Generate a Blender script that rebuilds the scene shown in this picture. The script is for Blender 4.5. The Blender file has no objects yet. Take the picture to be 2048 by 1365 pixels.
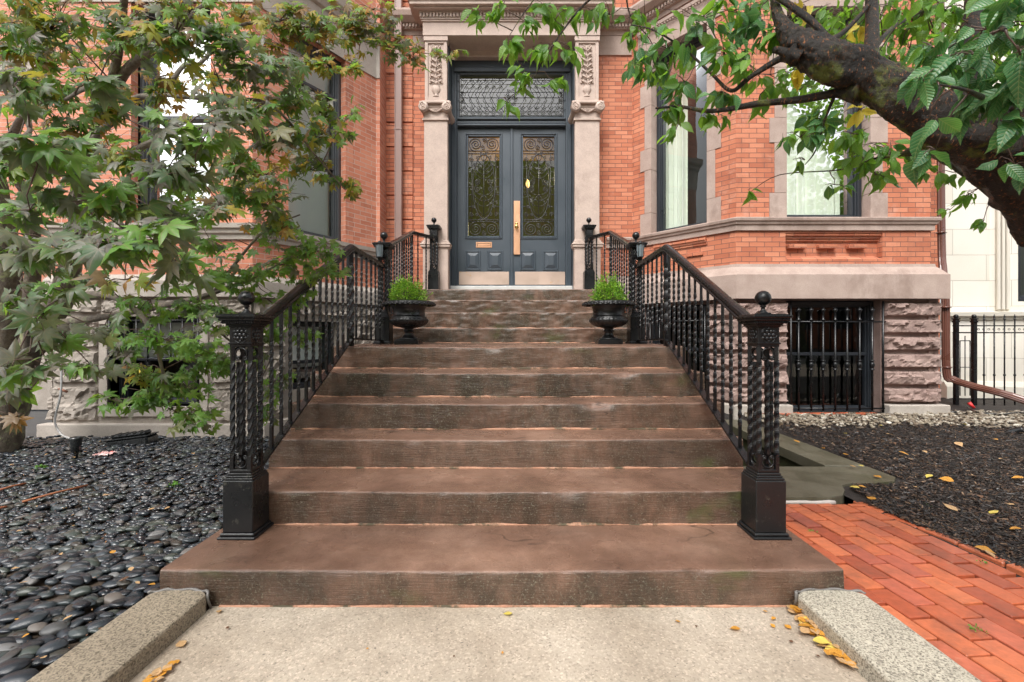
import bpy, bmesh, math, random
import numpy as np
from mathutils import Vector, Matrix, noise
random.seed(7); rng = np.random.default_rng(7)
R = math.radians; PI = math.pi
scn = bpy.context.scene; COL = scn.collection

# ---------------------------------------------------------------- camera / light
U = 0.00226; Y1 = 2.034; EYE = 1.232; VX = 1030.0; VY = 668.0
cam_d = bpy.data.cameras.new("camera"); cam = bpy.data.objects.new("camera", cam_d); COL.objects.link(cam)
cam.location = (0, 0, EYE); cam.rotation_euler = (R(90), 0, 0)
cam_d.sensor_width = 36; cam_d.lens = 36 * 900 / 2048
cam_d.shift_x = (1024 - VX) / 2048; cam_d.shift_y = -(682.5 - VY) / 2048
cam_d.clip_start = 0.05; cam_d.clip_end = 2000
scn.camera = cam

SUN_EL = R(52); SUN_AZ = R(200)
world = bpy.data.worlds.new("World"); scn.world = world; world.use_nodes = True
wn = world.node_tree.nodes; wl = world.node_tree.links
bg = wn["Background"]; sky = wn.new("ShaderNodeTexSky"); sky.sky_type = 'NISHITA'; sky.sun_disc = False
sky.sun_elevation = SUN_EL; sky.sun_rotation = SUN_AZ; sky.dust_density = 4.0; sky.air_density = 1.0
hs = wn.new("ShaderNodeHueSaturation"); hs.inputs['Saturation'].default_value = 0.2
wl.new(sky.outputs[0], hs.inputs['Color']); wl.new(hs.outputs[0], bg.inputs[0]); bg.inputs[1].default_value = 0.15
sl = bpy.data.lights.new("sun", 'SUN'); sl.energy = 1.1; sl.angle = R(25); sl.color = (1, .97, .92)
so = bpy.data.objects.new("sun", sl); COL.objects.link(so)
sd = Vector((math.sin(SUN_AZ) * math.cos(SUN_EL), math.cos(SUN_AZ) * math.cos(SUN_EL), math.sin(SUN_EL)))
so.rotation_euler = sd.to_track_quat('Z', 'Y').to_euler()
scn.view_settings.view_transform = 'Standard'; scn.view_settings.look = 'None'
scn.view_settings.exposure = 1.0; scn.view_settings.gamma = 1.0

# ---------------------------------------------------------------- helpers
def W(px, py, D): return Vector(((px - VX) * D * U, D * Y1, EYE - (py - VY) * D * U))
XM = -0.055
def mir(x): return 2 * XM - x

class MB:
    def __init__(s): s.v = []; s.f = []; s.sm = []; s.M = None
    def add(s, vs, fs, smooth=False):
        b = len(s.v)
        if s.M is not None: vs = [s.M @ Vector(p) for p in vs]
        s.v.extend([tuple(p) for p in vs]); s.f.extend([tuple(i + b for i in f) for f in fs]); s.sm.extend([smooth] * len(fs))
    def box(s, x0, x1, y0, y1, z0, z1, b=0.0):
        if x0 > x1: x0, x1 = x1, x0
        if y0 > y1: y0, y1 = y1, y0
        if z0 > z1: z0, z1 = z1, z0
        if b <= 0:
            vs = [(x, y, z) for x in (x0, x1) for y in (y0, y1) for z in (z0, z1)]
            s.add(vs, [(0, 1, 3, 2), (4, 6, 7, 5), (0, 4, 5, 1), (2, 3, 7, 6), (0, 2, 6, 4), (1, 5, 7, 3)]); return
        b = min(b, (x1 - x0) * .45, (y1 - y0) * .45, (z1 - z0) * .45)
        vs = []
        for sx in (0, 1):
            for sy in (0, 1):
                for sz in (0, 1):
                    X = (x0, x1)[sx]; Y = (y0, y1)[sy]; Z = (z0, z1)[sz]
                    xi = X + (b if sx == 0 else -b); yi = Y + (b if sy == 0 else -b); zi = Z + (b if sz == 0 else -b)
                    vs += [(X, yi, zi), (xi, Y, zi), (xi, yi, Z)]
        I = lambda sx, sy, sz, k: (sx * 4 + sy * 2 + sz) * 3 + k
        fs = []
        for a in (0, 1):
            fs.append((I(a,0,0,0), I(a,1,0,0), I(a,1,1,0), I(a,0,1,0)))
            fs.append((I(0,a,0,1), I(1,a,0,1), I(1,a,1,1), I(0,a,1,1)))
            fs.append((I(0,0,a,2), I(1,0,a,2), I(1,1,a,2), I(0,1,a,2)))
        for a in (0, 1):
            for c in (0, 1):
                fs.append((I(a,c,0,0), I(a,c,1,0), I(a,c,1,1), I(a,c,0,1)))
                fs.append((I(a,0,c,0), I(a,1,c,0), I(a,1,c,2), I(a,0,c,2)))
                fs.append((I(0,a,c,1), I(1,a,c,1), I(1,a,c,2), I(0,a,c,2)))
                for d in (0, 1): fs.append((I(a,c,d,0), I(a,c,d,1), I(a,c,d,2)))
        s.add(vs, fs)
    def prism(s, pts, axis_pts):
        """pts: 2-D polygon -> callable list of 3-D rings"""
        n = len(pts); vs = []
        for ring in axis_pts: vs += ring
        fs = [tuple(range(n))[::-1], tuple(range((len(axis_pts) - 1) * n, len(axis_pts) * n))]
        for k in range(len(axis_pts) - 1):
            for i in range(n):
                j = (i + 1) % n; fs.append((k*n+i, k*n+j, (k+1)*n+j, (k+1)*n+i))
        s.add(vs, fs)
    def tube(s, path, r, n=6, smooth=True, cap=True):
        P = [Vector(p) for p in path]; m = len(P)
        if m < 2: return
        rs = r if isinstance(r, (list, tuple)) else [r] * m
        t0 = (P[1] - P[0]).normalized()
        ref = Vector((0, 0, 1)) if abs(t0.z) < .9 else Vector((1, 0, 0))
        nn = t0.cross(ref).normalized(); vs = []
        for i in range(m):
            t = (P[min(i+1, m-1)] - P[max(i-1, 0)])
            if t.length < 1e-9: t = t0
            t.normalize(); nn = (nn - t * nn.dot(t))
            if nn.length < 1e-6: nn = t.cross(Vector((.3, .5, .8)))
            nn.normalize(); bb = t.cross(nn)
            for k in range(n):
                a = 2 * PI * k / n; vs.append(P[i] + (nn * math.cos(a) + bb * math.sin(a)) * rs[i])
        fs = []
        for i in range(m - 1):
            for k in range(n):
                j = (k + 1) % n; fs.append((i*n+k, i*n+j, (i+1)*n+j, (i+1)*n+k))
        if cap: fs += [tuple(range(n))[::-1], tuple(range((m-1)*n, m*n))]
        s.add(vs, fs, smooth)
    def lathe(s, prof, c=(0, 0, 0), n=32, smooth=True, mod=None, sy=1.0):
        vs = []; m = len(prof)
        for i, (r, z) in enumerate(prof):
            for k in range(n):
                a = 2 * PI * k / n; rr = r * (mod(i, a) if mod else 1)
                vs.append((c[0] + rr * math.cos(a), c[1] + rr * math.sin(a) * sy, c[2] + z))
        fs = []
        for i in range(m - 1):
            for k in range(n):
                j = (k + 1) % n; fs.append((i*n+k, i*n+j, (i+1)*n+j, (i+1)*n+k))
        if prof[0][0] > 1e-4: fs.append(tuple(range(n))[::-1])
        if prof[-1][0] > 1e-4: fs.append(tuple(range((m-1)*n, m*n)))
        s.add(vs, fs, smooth)
    def sphere(s, c, r, n=14, m=8, sc=(1, 1, 1)):
        prof = [(math.sin(PI * i / m), -math.cos(PI * i / m)) for i in range(m + 1)]
        vs = []; 
        for (rr, z) in prof:
            for k in range(n):
                a = 2 * PI * k / n
                vs.append((c[0] + r*sc[0]*rr*math.cos(a), c[1] + r*sc[1]*rr*math.sin(a), c[2] + r*sc[2]*z))
        fs = [(i*n+k, i*n+(k+1) % n, (i+1)*n+(k+1) % n, (i+1)*n+k) for i in range(m) for k in range(n)]
        s.add(vs, fs, True)
    def sweep(s, path, prof, up=Vector((0, 0, 1)), smooth=False):
        """profile (side, up) points swept along a path, kept vertical; mitred"""
        P = [Vector(p) for p in path]; m = len(P); n = len(prof); vs = []
        for i in range(m):
            a = (P[i] - P[i-1]).normalized() if i else (P[1] - P[0]).normalized()
            b = (P[i+1] - P[i]).normalized() if i < m - 1 else a
            t = (a + b).normalized(); sd = Vector((t.y, -t.x, 0))
            if sd.length < 1e-6: sd = Vector((1, 0, 0))
            sd.normalize(); vv = sd.cross(t); 
            if vv.z < 0: vv = -vv
            k = 1.0 / max(.5, a.dot(t))
            ha = Vector((a.x, a.y, 0)); hb = Vector((b.x, b.y, 0)); hk = 1.0
            if ha.length > 1e-4 and hb.length > 1e-4:
                hk = 1.0 / max(.5, ha.normalized().dot((ha.normalized() + hb.normalized()).normalized()))
            for (q, w) in prof: vs.append(P[i] + sd * q * hk + vv * w * (k / hk if hk > 1.01 else k))
        fs = [(i*n+j, i*n+(j+1) % n, (i+1)*n+(j+1) % n, (i+1)*n+j) for i in range(m-1) for j in range(n)]
        fs += [tuple(range(n))[::-1], tuple(range((m-1)*n, m*n))]
        s.add(vs, fs, smooth)
    def build(s, name, mat, parent=None, recalc=True, **props):
        me = bpy.data.meshes.new(name); me.from_pydata(s.v, [], s.f)
        if recalc:
            bm = bmesh.new(); bm.from_mesh(me); bmesh.ops.recalc_face_normals(bm, faces=bm.faces); bm.to_mesh(me); bm.free()
        me.polygons.foreach_set('use_smooth', s.sm)
        uvl = me.uv_layers.new(name="UVMap"); nl = len(me.loops)
        co = np.zeros(len(me.vertices) * 3); me.vertices.foreach_get('co', co); co = co.reshape(-1, 3)
        vi = np.zeros(nl, int); me.loops.foreach_get('vertex_index', vi)
        lt = np.zeros(len(me.polygons), int); me.polygons.foreach_get('loop_total', lt)
        nr = np.zeros(len(me.polygons) * 3); me.polygons.foreach_get('normal', nr); nr = np.repeat(nr.reshape(-1, 3), lt, axis=0)
        p = co[vi]; tx = -nr[:, 1]; ty = nr[:, 0]; ln = np.sqrt(tx*tx + ty*ty) + 1e-9; tx /= ln; ty /= ln
        sg = np.where(tx < -1e-6, -1., 1.); tx *= sg; ty *= sg
        flat = np.abs(nr[:, 2]) > .75
        uv = np.stack([np.where(flat, p[:, 0], p[:, 0]*tx + p[:, 1]*ty), np.where(flat, p[:, 1], p[:, 2])], 1)
        uvl.data.foreach_set('uv', uv.ravel())
        o = bpy.data.objects.new(name, me); COL.objects.link(o)
        if mat: me.materials.append(mat)
        if parent: o.parent = parent
        for k, v in props.items(): o[k] = v
        return o

def thing(name, label, cat, group=None, loc=(0, 0, 0)):
    o = bpy.data.objects.new(name, None); o.empty_display_size = .1; COL.objects.link(o); o.location = loc
    o['label'] = label; o['category'] = cat
    if group: o['group'] = group
    return o
def tag(o, label, cat, group=None, kind=None):
    o['label'] = label; o['category'] = cat
    if group: o['group'] = group
    if kind: o['kind'] = kind
    return o
def copy_tree(o, parent=None):
    c = o.copy(); COL.objects.link(c)
    if parent: c.parent = parent
    for ch in [k for k in bpy.data.objects if k.parent == o and k != c]:
        copy_tree(ch, c)
    return c

class Wall:
    """vertical wall from P0 to P1 (left to right as seen); local (s, n, z), n towards the viewer"""
    def __init__(w, x0, y0, x1, y1):
        w.p = Vector((x0, y0, 0)); d = Vector((x1 - x0, y1 - y0, 0)); w.L = d.length; w.d = d.normalized()
        w.n = Vector((w.d.y, -w.d.x, 0))
        w.M = Matrix(((w.d.x, w.n.x, 0, x0), (w.d.y, w.n.y, 0, y0), (0, 0, 1, 0), (0, 0, 0, 1)))
    def s(w, px, n=0.0):
        a = (px - VX) * U / Y1; q = w.p + w.n * n      # x = a*y
        return (a * q.y - q.x) / (w.d.x - a * w.d.y)
    def z(w, px, py, n=0.0):
        q = w.p + w.n * n + w.d * w.s(px, n); return EYE - (py - VY) * (q.y / Y1) * U

def panel(mb, w, s0, s1, z0, z1, holes=(), n=0.0, reveal=.2):
    mb.M = w.M
    S = sorted({s0, s1, *[h[0] for h in holes], *[h[1] for h in holes]}); Z = sorted({z0, z1, *[h[2] for h in holes], *[h[3] for h in holes]})
    for i in range(len(S)-1):
        for j in range(len(Z)-1):
            cs = (S[i]+S[i+1])/2; cz = (Z[j]+Z[j+1])/2
            if any(h[0] < cs < h[1] and h[2] < cz < h[3] for h in holes): continue
            mb.add([(S[i], n, Z[j]), (S[i+1], n, Z[j]), (S[i+1], n, Z[j+1]), (S[i], n, Z[j+1])], [(0, 1, 2, 3)])
    for (a, b, c, d) in holes:
        mb.add([(a,n,c),(b,n,c),(b,n,d),(a,n,d),(a,n-reveal,c),(b,n-reveal,c),(b,n-reveal,d),(a,n-reveal,d)],
               [(0,1,5,4),(1,2,6,5),(2,3,7,6),(3,0,4,7)])
    mb.M = None

def rock(mb, M, s0, s1, z0, z1, n0, dep, q=.022, seed=0):
    nx = max(4, int((s1-s0)/q)); nz = max(4, int((z1-z0)/q)); vs = []; 
    for j in range(nz+1):
        for i in range(nx+1):
            s = s0+(s1-s0)*i/nx; z = z0+(z1-z0)*j/nz
            e = min(min(s-s0, s1-s), min(z-z0, z1-z)); k = min(1, e/.028)
            q3 = Vector((s*6.5+seed*3.1, z*10+seed*5.3, seed*1.7)); q3 += .25*noise.noise_vector(q3*1.3)
            pt = noise.voronoi(q3)[1][0]; gv = noise.cell_vector(pt*37.7)-Vector((.5, .5, .5)); c = noise.cell(pt*21.3)
            h = n0 + dep*k**.6*max(.12, .62+.45*(c-.5)+1.7*(q3-pt).dot(gv)+.16*noise.fractal(q3*3, 1, 2, 3))
            js = (random.random()-.5)*q*.5 if 0 < i < nx else 0; jz = (random.random()-.5)*q*.5 if 0 < j < nz else 0
            vs.append((s+js, h if e > 1e-6 else n0-.055, z+jz))
    fs = [(j*(nx+1)+i, j*(nx+1)+i+1, (j+1)*(nx+1)+i+1, (j+1)*(nx+1)+i) for j in range(nz) for i in range(nx)]
    mb.M = M; mb.add(vs, fs, False); mb.M = None

# ---------------------------------------------------------------- materials
def newmat(name):
    m = bpy.data.materials.new(name); m.use_nodes = True; t = m.node_tree
    return m, t.nodes, t.links, t.nodes['Principled BSDF']
def nd(N, t, **k):
    n = N.new('ShaderNode'+t)
    for a, b in k.items(): setattr(n, a, b)
    return n
def ramp(N, L, fac, stops):
    r = nd(N, 'ValToRGB'); e = r.color_ramp.elements
    while len(e) < len(stops): e.new(.5)
    for i, (p, c) in enumerate(stops):
        e[i].position = p; e[i].color = (*c, 1) if len(c) == 3 else c
    L.new(fac, r.inputs[0]); return r.outputs[0]
def mixc(N, L, fac, a, b, mode='MIX'):
    m = nd(N, 'Mix', data_type='RGBA', blend_type=mode)
    if isinstance(fac, (int, float)): m.inputs[0].default_value = fac
    else: L.new(fac, m.inputs[0])
    for i, x in ((6, a), (7, b)):
        if isinstance(x, tuple): m.inputs[i].default_value = (*x, 1)
        else: L.new(x, m.inputs[i])
    return m.outputs[2]
def coords(N, L, src='Object', scale=(1, 1, 1)):
    tc = nd(N, 'TexCoord'); mp = nd(N, 'Mapping'); mp.inputs['Scale'].default_value = scale
    L.new(tc.outputs[src], mp.inputs[0]); return mp.outputs[0]
def noi(N, L, vec, scale, detail=6, rough=.6, out='Fac'):
    n = nd(N, 'TexNoise'); n.inputs['Scale'].default_value = scale; n.inputs['Detail'].default_value = detail
    n.inputs['Roughness'].default_value = rough; L.new(vec, n.inputs['Vector']); return n.outputs[out]
def bump(N, L, h, st, dist, nrm=None):
    b = nd(N, 'Bump'); b.inputs['Strength'].default_value = st; b.inputs['Distance'].default_value = dist
    L.new(h, b.inputs['Height'])
    if nrm is not None: L.new(nrm, b.inputs['Normal'])
    return b.outputs[0]

def stone(name, c1, c2, scale=5, rough=(.55, .85), bs=80, bd=.003, spots=None, stretch=(1, 1, 1), src='Object', stain=None, grain=None):
    m, N, L, B = newmat(name); v = coords(N, L, src, stretch)
    a = noi(N, L, v, scale, 8, .65); col = ramp(N, L, a, [(.3, c1), (.7, c2)])
    f = noi(N, L, v, bs, 4, .7)
    col = mixc(N, L, .5, col, ramp(N, L, f, [(.3, (.35,)*3), (.7, (.65,)*3)]), 'OVERLAY')
    if stain:
        sv = coords(N, L, src, stain[3]); sn = noi(N, L, sv, stain[1], 6, .7)
        col = mixc(N, L, ramp(N, L, sn, [(stain[2], (0,)*3), (stain[2]+.1, (stain[4],)*3)]), col, stain[0])
    if spots:
        vo = nd(N, 'TexVoronoi'); vo.inputs['Scale'].default_value = spots[1]; L.new(v, vo.inputs['Vector'])
        col = mixc(N, L, ramp(N, L, vo.outputs['Distance'], [(spots[2]*.7, (1,)*3), (spots[2], (0,)*3)]), col, spots[0])
    if grain:
        g = noi(N, L, v, grain[0], 2, .9)
        col = mixc(N, L, grain[1], col, ramp(N, L, g, [(.38, grain[2]), (.5, (.5,)*3), (.62, grain[3])]), 'OVERLAY')
    L.new(col, B.inputs['Base Color'])
    L.new(ramp(N, L, a, [(.3, (rough[0],)*3), (.7, (rough[1],)*3)]), B.inputs['Roughness'])
    L.new(bump(N, L, f, .6, bd, bump(N, L, a, .4, bd*3)), B.inputs['Normal'])
    return m
def brickmat(name, c1, c2, c3, mortar, bw=.205, bh=.067, ms=.0035, off=.5, rot=0, vary=.5):
    m, N, L, B = newmat(name); tc = nd(N, 'TexCoord'); mp = nd(N, 'Mapping'); mp.inputs['Rotation'].default_value = (0, 0, rot)
    L.new(tc.outputs['UV'], mp.inputs[0]); v = mp.outputs[0]
    wob = nd(N, 'VectorMath', operation='MULTIPLY_ADD'); 
    wn_ = nd(N, 'TexNoise'); wn_.inputs['Scale'].default_value = 12; L.new(v, wn_.inputs['Vector'])
    L.new(wn_.outputs['Color'], wob.inputs[0]); wob.inputs[1].default_value = (.003, .003, 0); L.new(v, wob.inputs[2])
    b = nd(N, 'TexBrick'); b.offset = off; L.new(wob.outputs[0], b.inputs['Vector'])
    b.inputs['Scale'].default_value = 1; b.inputs['Brick Width'].default_value = bw; b.inputs['Row Height'].default_value = bh
    b.inputs['Mortar Size'].default_value = ms; b.inputs['Mortar Smooth'].default_value = .3; b.inputs['Bias'].default_value = 0
    b.inputs['Color1'].default_value = (0, 0, 0, 1); b.inputs['Color2'].default_value = (1, 1, 1, 1); b.inputs['Mortar'].default_value = (.5, .5, .5, 1)
    col = ramp(N, L, b.outputs['Color'], [(0, c1), (.5, c2), (1, c3)])
    o = noi(N, L, v, 1.3, 5, .6); col = mixc(N, L, vary, col, ramp(N, L, o, [(.3, (.36,)*3), (.7, (.62,)*3)]), 'OVERLAY')
    f = noi(N, L, v, 70, 4, .7); col = mixc(N, L, .35, col, ramp(N, L, f, [(.3, (.38,)*3), (.7, (.62,)*3)]), 'OVERLAY')
    if name.endswith('brick'):
        so = noi(N, L, coords(N, L, 'UV', (1, .35, 1)), 1.9, 7, .7); col = mixc(N, L, ramp(N, L, so, [(.56, (0,)*3), (.74, (.55,)*3)]), col, (.20, .075, .05))
        ef = noi(N, L, v, 2.3, 7, .75); col = mixc(N, L, ramp(N, L, ef, [(.55, (0,)*3), (.72, (.45,)*3)]), col, (.62, .40, .31))
    mo = mixc(N, L, noi(N, L, v, 3, 4), mortar, tuple(x*.6 for x in mortar))
    col = mixc(N, L, b.outputs['Fac'], col, mo)
    L.new(col, B.inputs['Base Color']); B.inputs['Roughness'].default_value = .8
    inv = nd(N, 'Math', operation='SUBTRACT'); inv.inputs[0].default_value = 1; L.new(b.outputs['Fac'], inv.inputs[1])
    L.new(bump(N, L, inv.outputs[0], .8, .004, bump(N, L, f, .3, .002)), B.inputs['Normal'])
    return m
def paint(name, c, rough=.3, var=.3, bd=.0008, metal=0, wear=None, coat=0, scale=30):
    m, N, L, B = newmat(name); v = coords(N, L)
    a = noi(N, L, v, scale*.12, 5); f = noi(N, L, v, scale*3, 3)
    col = mixc(N, L, a, tuple(x*(1-var) for x in c), tuple(min(1, x*(1+var)) for x in c))
    if wear: col = mixc(N, L, ramp(N, L, noi(N, L, v, wear[1], 8, .75), [(wear[2], (0,)*3), (wear[2]+.04, (1,)*3)]), col, wear[0])
    L.new(col, B.inputs['Base Color']); L.new(ramp(N, L, a, [(.3, (rough*.7,)*3), (.7, (min(1, rough*1.5),)*3)]), B.inputs['Roughness'])
    B.inputs['Metallic'].default_value = metal; B.inputs['Coat Weight'].default_value = coat
    L.new(bump(N, L, f, .5, bd), B.inputs['Normal']); return m
def island(name, stops, rough=.5, bs=60, bd=.002, wet=0, veins=None):
    m, N, L, B = newmat(name); g = nd(N, 'NewGeometry'); v = coords(N, L)
    col = ramp(N, L, g.outputs['Random Per Island'], stops)
    f = noi(N, L, v, bs, 5, .65); col = mixc(N, L, .6, col, ramp(N, L, f, [(.3, (.35,)*3), (.7, (.65,)*3)]), 'OVERLAY')
    if 'path' in name:
        dn = noi(N, L, v, 4.5, 8, .72); col = mixc(N, L, ramp(N, L, dn, [(.50, (0,)*3), (.68, (.65,)*3)]), col, (.16, .055, .035)); d2 = noi(N, L, v, 7, 8, .8); col = mixc(N, L, ramp(N, L, d2, [(.62, (0,)*3), (.70, (.4,)*3)]), col, (.50, .30, .20))
    L.new(col, B.inputs['Base Color']); B.inputs['Roughness'].default_value = rough; B.inputs['Coat Weight'].default_value = wet; B.inputs['Coat Roughness'].default_value = .08
    L.new(bump(N, L, f, .4, bd), B.inputs['Normal']); return m
def leafmat(name, stops, under, rough=.35, trans=.35, spec=.5, mottle=None, vein=None):
    m, N, L, B = newmat(name); g = nd(N, 'NewGeometry'); v = coords(N, L)
    col = ramp(N, L, g.outputs['Random Per Island'], stops)
    f = noi(N, L, v, 25, 4, .6)
    if mottle: col = mixc(N, L, ramp(N, L, f, [(.45, (0,)*3), (.65, (.8,)*3)]), col, mottle)
    col = mixc(N, L, .5, col, ramp(N, L, noi(N, L, v, 120, 3), [(.3, (.38,)*3), (.7, (.62,)*3)]), 'OVERLAY')
    if vein:
        tc = nd(N, 'TexCoord'); sp = nd(N, 'SeparateXYZ'); L.new(tc.outputs['UV'], sp.inputs[0])
        def mt(op, a, b=None, c=None):
            q = nd(N, 'Math', operation=op)
            for i_, x_ in enumerate((a, b, c)):
                if x_ is None: continue
                if isinstance(x_, (int, float)): q.inputs[i_].default_value = x_
                else: L.new(x_, q.inputs[i_])
            return q.outputs[0]
        ax = mt('ABSOLUTE', sp.outputs[0])
        if vein == 'oval':
            w_ = mt('ABSOLUTE', mt('SUBTRACT', mt('FRACT', mt('MULTIPLY', mt('SUBTRACT', sp.outputs[1], mt('MULTIPLY', ax, .9)), 9.)), .5))
            line = mt('MAXIMUM', mt('LESS_THAN', w_, .09), mt('LESS_THAN', ax, .012)); relief = w_
        else:
            an = mt('DIVIDE', mt('ARCTAN2', sp.outputs[0], sp.outputs[1]), R(41)); fr_ = mt('ABSOLUTE', mt('SUBTRACT', mt('FRACT', mt('ADD', an, .5)), .5))
            rad = mt('SQRT', mt('ADD', mt('MULTIPLY', sp.outputs[0], sp.outputs[0]), mt('MULTIPLY', sp.outputs[1], sp.outputs[1])))
            dd_ = mt('MULTIPLY', mt('MULTIPLY', fr_, R(41)), rad); line = mt('LESS_THAN', dd_, .014); relief = mt('MINIMUM', dd_, .12)
        col = mixc(N, L, mt('MULTIPLY', line, .45), col, (.30, .34, .14) if vein == 'oval' else (.28, .20, .13))
        vb = bump(N, L, relief, .5, .004)
    L.new(col, B.inputs['Base Color']); B.inputs['Roughness'].default_value = rough; B.inputs['Specular IOR Level'].default_value = spec
    tr = nd(N, 'BsdfTranslucent'); L.new(mixc(N, L, .6, col, under), tr.inputs[0])
    mx = nd(N, 'MixShader'); mx.inputs[0].default_value = trans
    L.new(B.outputs[0], mx.inputs[1]); L.new(tr.outputs[0], mx.inputs[2]); L.new(mx.outputs[0], N['Material Output'].inputs[0])
    L.new(bump(N, L, f, .4, .002, vb if vein else None), B.inputs['Normal']); return m
def glassmat(name, ior=1.9, tint=(.75, .82, .8), rough=.0):
    m, N, L, B = newmat(name); N.remove(B); fr = nd(N, 'Fresnel'); fr.inputs[0].default_value = ior
    t = nd(N, 'BsdfTransparent'); t.inputs[0].default_value = (*tint, 1); gl = nd(N, 'BsdfGlossy'); gl.inputs['Roughness'].default_value = rough
    v = coords(N, L); w = noi(N, L, v, 1.5, 1); bp = bump(N, L, w, .15, .02); L.new(bp, gl.inputs['Normal']); 
    mx = nd(N, 'MixShader'); L.new(fr.outputs[0], mx.inputs[0]); L.new(t.outputs[0], mx.inputs[1]); L.new(gl.outputs[0], mx.inputs[2])
    L.new(mx.outputs[0], N['Material Output'].inputs[0]); return m
def emis(name, c, st):
    m, N, L, B = newmat(name); B.inputs['Base Color'].default_value = (*c, 1); B.inputs['Emission Color'].default_value = (*c, 1); B.inputs['Emission Strength'].default_value = st; return m

M = {}
M['brick'] = brickmat('orange_brick', (.42, .13, .068), (.52, .18, .095), (.59, .235, .135), (.19, .10, .08), ms=.0042)
M['brick_left'] = brickmat('left_brick', (.48, .17, .10), (.57, .215, .13), (.64, .27, .17), (.68, .52, .44), ms=.0042)
M['brownstone'] = stone('dressed_brownstone', (.34, .25, .21), (.46, .36, .31), 4, (.7, .9), 90, .0015, stain=((.24, .17, .14), 1.6, .56, (1, 1, .6), .6))
M['brownstone_light'] = stone('pale_portal_stone', (.44, .34, .29), (.56, .45, .385), 5, (.7, .9), 90, .0012, stain=((.34, .25, .21), 2.2, .58, (1, 1, .5), .5))
M['rock'] = stone('rock_faced_stone', (.22, .145, .125), (.38, .275, .24), 3.5, (.7, .95), 60, .004, stain=((.15, .105, .09), 2.5, .56, (1, 1, 1), .6))
M['rock_left'] = stone('grey_rock_stone', (.26, .225, .19), (.40, .355, .31), 3.5, (.7, .95), 60, .004, stain=((.2, .17, .14), 2.5, .56, (1, 1, 1), .6))
M['dark_joint'] = paint('dark_joint', (.05, .035, .03), .9)
M['sill_left'] = stone('grey_buff_stone', (.34, .30, .26), (.48, .43, .38), 4, (.7, .9), 90, .0015)
M['limestone'] = brickmat('limestone_blocks', (.66, .62, .54), (.72, .68, .60), (.76, .72, .65), (.42, .38, .32), bw=1.1, bh=.42, ms=.003, vary=.25)
M['iron'] = paint('black_iron', (.005, .0055, .0065), .26, .3, .0015, scale=50)
M['iron_highlit'] = paint('highlit_wrought_iron', (.045, .045, .047), .35, .3, .001)  # door iron lightened to grey; its highlights are put into the base colour
M['iron_dull'] = paint('worn_black_iron', (.009, .010, .011), .30, .5, .0025, scale=30, wear=((.05, .05, .042), 22, .60))
M['door'] = paint('slate_blue_paint', (.052, .067, .083), .38, .15, .0008, scale=20, wear=((.4, .4, .4), 55, .80))
M['black_paint'] = paint('black_sash_paint', (.018, .022, .028), .35, .2)
M['kick'] = paint('tarnished_bronze_plate', (.50, .38, .31), .45, .15, .0005, metal=.35, wear=((.52, .30, .12), 3, .60))
M['copper'] = paint('copper_plate', (.72, .40, .24), .35, .12, .0004, metal=.5)
M['brass'] = paint('brass', (.75, .52, .18), .2, .1, .0002, metal=.9)
M['threshold'] = paint('aluminium_threshold', (.62, .62, .60), .4, .15, .001, metal=.2)
M['pipe'] = paint('brown_downpipe', (.27, .17, .145), .4, .25, .001, wear=((.4, .33, .3), 6, .68))
M['pipe_red'] = paint('rust_brown_downpipe', (.12, .045, .03), .3, .25, .001, coat=.3)
M['glass'] = glassmat('window_glass', 1.6, (.92, .95, .93))
M['glass_door'] = glassmat('door_glass', 1.75, (.85, .9, .8))
M['glass_transom'] = glassmat('transom_glass', 2.3, (.6, .66, .64))
M['curtain'] = paint('pale_curtain', (.78, .82, .73), .9, .06)
M['blind'] = paint('pale_blind', (.84, .87, .85), .8, .05)
M['room'] = paint('dark_room', (.045, .05, .045), .9, .4)
M['hall'] = paint('olive_hall', (.15, .155, .09), .8, .5, scale=10)
M['amber'] = paint('amber_panel', (.75, .38, .10), .6, .15)

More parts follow.
